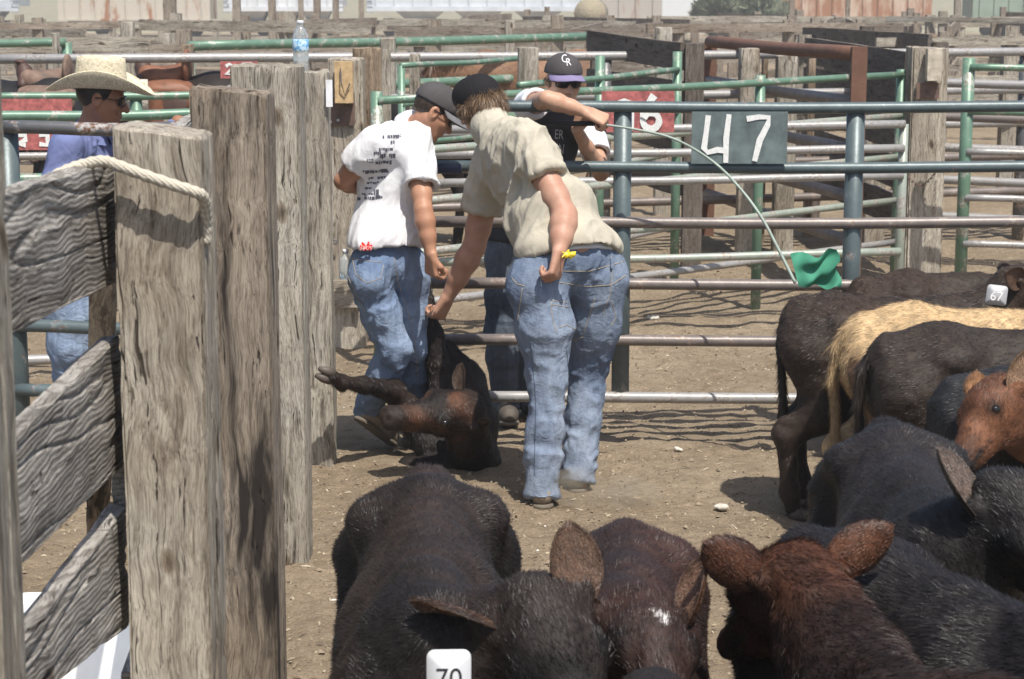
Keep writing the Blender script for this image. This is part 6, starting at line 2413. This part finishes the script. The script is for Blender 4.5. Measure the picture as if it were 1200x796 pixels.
# ---- the cowboy in the straw hat
def cowboy():
    Y = 8.45
    J = dict(pel=P(88, 338, Y), waist=P(90, 290, Y), chest=P(92, 222, Y), neck=P(103, 156, Y + .02),
             shL=P(122, 172, Y + .19), shR=P(78, 172, Y - .18), head=P(119, 116, Y), hfw=V(.97, .10, -.20), hup=V(.2, 0, .98),
             elR=P(60, 258, Y - .24), wrR=P(118, 300, Y - .10), hdR=V(.9, .2, -.3), hnR=V(-.2, .3, -.9),
             elL=P(160, 225, Y + .22), wrL=P(208, 142, Y + .28), hdL=V(.9, .1, .05), hnL=V(.1, .1, -1),
             hpL=P(92, 362, Y + .09), hpR=P(84, 362, Y - .08), knL=P(100, 440, Y + .1), knR=P(84, 445, Y - .06), anL=P(122, 528, Y + .14), anR=P(88, 535, Y - .06),
             toeL=G(146, 552), toeR=G(110, 552))
    J['toeL'] = V(tuple(J['anL'])) + V(.15, 0, 0); J['toeL'][2] = 0
    J['toeR'] = V(tuple(J['anR'])) + V(.15, 0, 0); J['toeR'][2] = 0
    r = build_person('cowboy in blue shirt and straw hat seen from the side behind the timber fence', J, 1.12, SKIN_B, BLUSH, JEAN2,
                     dict(arm=1.12, hsideL=1, hsideR=1, curlL=.35, curlR=.4, sleeve=1.9, hem=.02, hs=1.03, neckr=.95, sfold=[(.008, 8, (.3, 0, 1), .75, 4), (.005, 18, (.8, 0, .5), .7, 6)]))
    q, root, J = r['q'], r['root'], r['J']
    hair_cap(q, J['head'], root, (.018, .014, .012), 'skull', 1.03, .010, 4000, 7, label='short black hair')
    glasses(q, root)
    # shirt collar
    g = MB()
    lat, up, fw = orient(J)
    nb = J['neck']
    rings = []
    for (rr_, z, tl) in ((.074, -.012, 0), (.066, .026, 0), (.078, .012, 0), (.098, -.022, 0)):
        rings.append([nb + (fw * math.cos(a) * rr_ * 1.12 + lat * math.sin(a) * rr_) + up * (z - (.02 * (1 + math.cos(a)) / 2 if rr_ > .07 else 0)) for a in np.linspace(.35, 2 * math.pi - .35, 30)])
    vs = [p for rg in rings for p in rg]
    fs = [(i * 30 + k, i * 30 + k + 1, (i + 1) * 30 + k + 1, (i + 1) * 30 + k) for i in range(3) for k in range(29)]
    g.add(vs, fs)
    g.build('collar', BLUSH, r['shirt'], True)
    boot(J['anL'], J['toeL'], root, BOOTM, SOLEM)
    boot(J['anR'], J['toeR'], root, BOOTM, SOLEM)
    # straw hat
    m, n, b = newmat('woven straw')
    v_ = mapping(n, (1, 1, 1))
    wv = N_(n, 'ShaderNodeTexChecker')
    wv.inputs['Scale'].default_value = 170
    n.links.new(v_, wv.inputs['Vector'])
    f_ = noise(n, v_, 90, 3)
    c = ramp(n, f_, [(.33, (.42, .34, .20)), (.6, (.76, .69, .52))])
    c = mixc(n, .35, c, mixc(n, wv.outputs['Fac'], (.50, .42, .27), (.85, .79, .63)), 'MIX')
    n.links.new(c, b.inputs['Base Color'])
    b.inputs['Roughness'].default_value = .7
    bump(n, b, wv.outputs['Fac'], .6, .003)
    hc = q(-.012, 0, .052)
    hf = nrm(V(.985, .06, -.05)); hu = nrm(V(.06, 0, 1)); hu = nrm(hu - np.dot(hu, hf) * hf); hl = np.cross(hf, hu)
    h3 = lambda x, y, z: hc + hf * x + hl * y + hu * z
    na = 64
    prof = [(0, .118), (.3, .119), (.6, .124), (.82, .128), (.93, .121), (.97, .10), (1.0, .05), (1.03, .012), (1.06, .0), (1.25, -.006), (1.5, -.008), (1.75, -.004), (1.95, .004), (2.1, .012)]
    vs = []
    for (k, z) in prof:
        for i in range(na):
            a = 2 * math.pi * i / na
            ca, sa = math.cos(a), math.sin(a)
            rx, ry = (.108, .086)
            if k <= 1:
                x, y = rx * k * ca, ry * k * sa
                zz = z
                zz -= .030 * math.exp(-(y / .022) ** 2) * (k < .93) * (1 - .25 * ca)      # centre crease
                x -= .010 * (z / .12) * (abs(sa) < 9) * 0
                y -= .018 * sa * max(0, ca) ** 2 * (z > .07)                                # pinched front
            else:
                e = (k - 1.06) / 1.04
                x = ca * (rx * 1.04 + .118 * max(e, 0))
                y = sa * (ry * 1.04 + .100 * max(e, 0) - .018 * max(e, 0) ** 2)
                zz = z + .060 * (abs(sa) ** 2.2) * max(e, 0) ** 1.6 - .038 * (abs(ca) ** 2) * max(e, 0) ** 1.3
            vs.append(h3(x, y, zz))
    n0 = len(vs)
    fs = [(i * na + k, (i + 1) * na + k, (i + 1) * na + (k + 1) % na, i * na + (k + 1) % na) for i in range(1, len(prof) - 1) for k in range(na)]
    fs += [tuple(range(na, 2 * na))]
    lower = [p - hu * .004 for p in vs]
    fs2 = [tuple(n0 + x for x in f_[::-1]) for f_ in fs]
    L_ = (len(prof) - 1) * na
    rim = [(L_ + k, n0 + L_ + k, n0 + L_ + (k + 1) % na, L_ + (k + 1) % na) for k in range(na)]
    o = MB().add(vs + lower, fs + fs2 + rim).build('straw_hat', m, root, True)
    # woven band
    band = []
    for z in (.014, .034):
        for i in range(na):
            a = 2 * math.pi * i / na
            band.append(h3(.1105 * math.cos(a), .0885 * math.sin(a), z))
    g = MB().add(band, [(k, (k + 1) % na, na + (k + 1) % na, na + k) for k in range(na)])
    g.build('hat_band', plain('straw band', (.55, .45, .28), .7, var=.3, vs=90), o, True)


cowboy()


# little cloud of dust kicked up behind the near foot
c = G(712, 600) + Vector((0, .05, .07))
g = SDF(c - Vector((.4, .3, .2)), c + Vector((.4, .3, .2)), .02)
g.ell(c, V(.24, .14, .075), k=.02)
g.ell(c + Vector((-.12, .03, .03)), V(.12, .10, .07), k=.04)
v, f = g.extract()
m = bpy.data.materials.new('kicked dust')
m.use_nodes = True
n = m.node_tree
n.nodes.clear()
pv = n.nodes.new('ShaderNodeVolumePrincipled')
pv.inputs['Color'].default_value = (.82, .72, .56, 1)
fa = noise(n, mapping(n, (1, 1, 1)), 11, 4, .6)
n.links.new(ramp(n, fa, [(.42, 0), (.75, 6.0)]), pv.inputs['Density'])
mo = n.nodes.new('ShaderNodeOutputMaterial')
n.links.new(pv.outputs[0], mo.inputs['Volume'])
o = link('dust_cloud', mesh('dust_cloud', v, f), m)
tag(o, 'small puff of brown dust by the boots of the bending man', 'dust', kind='stuff')
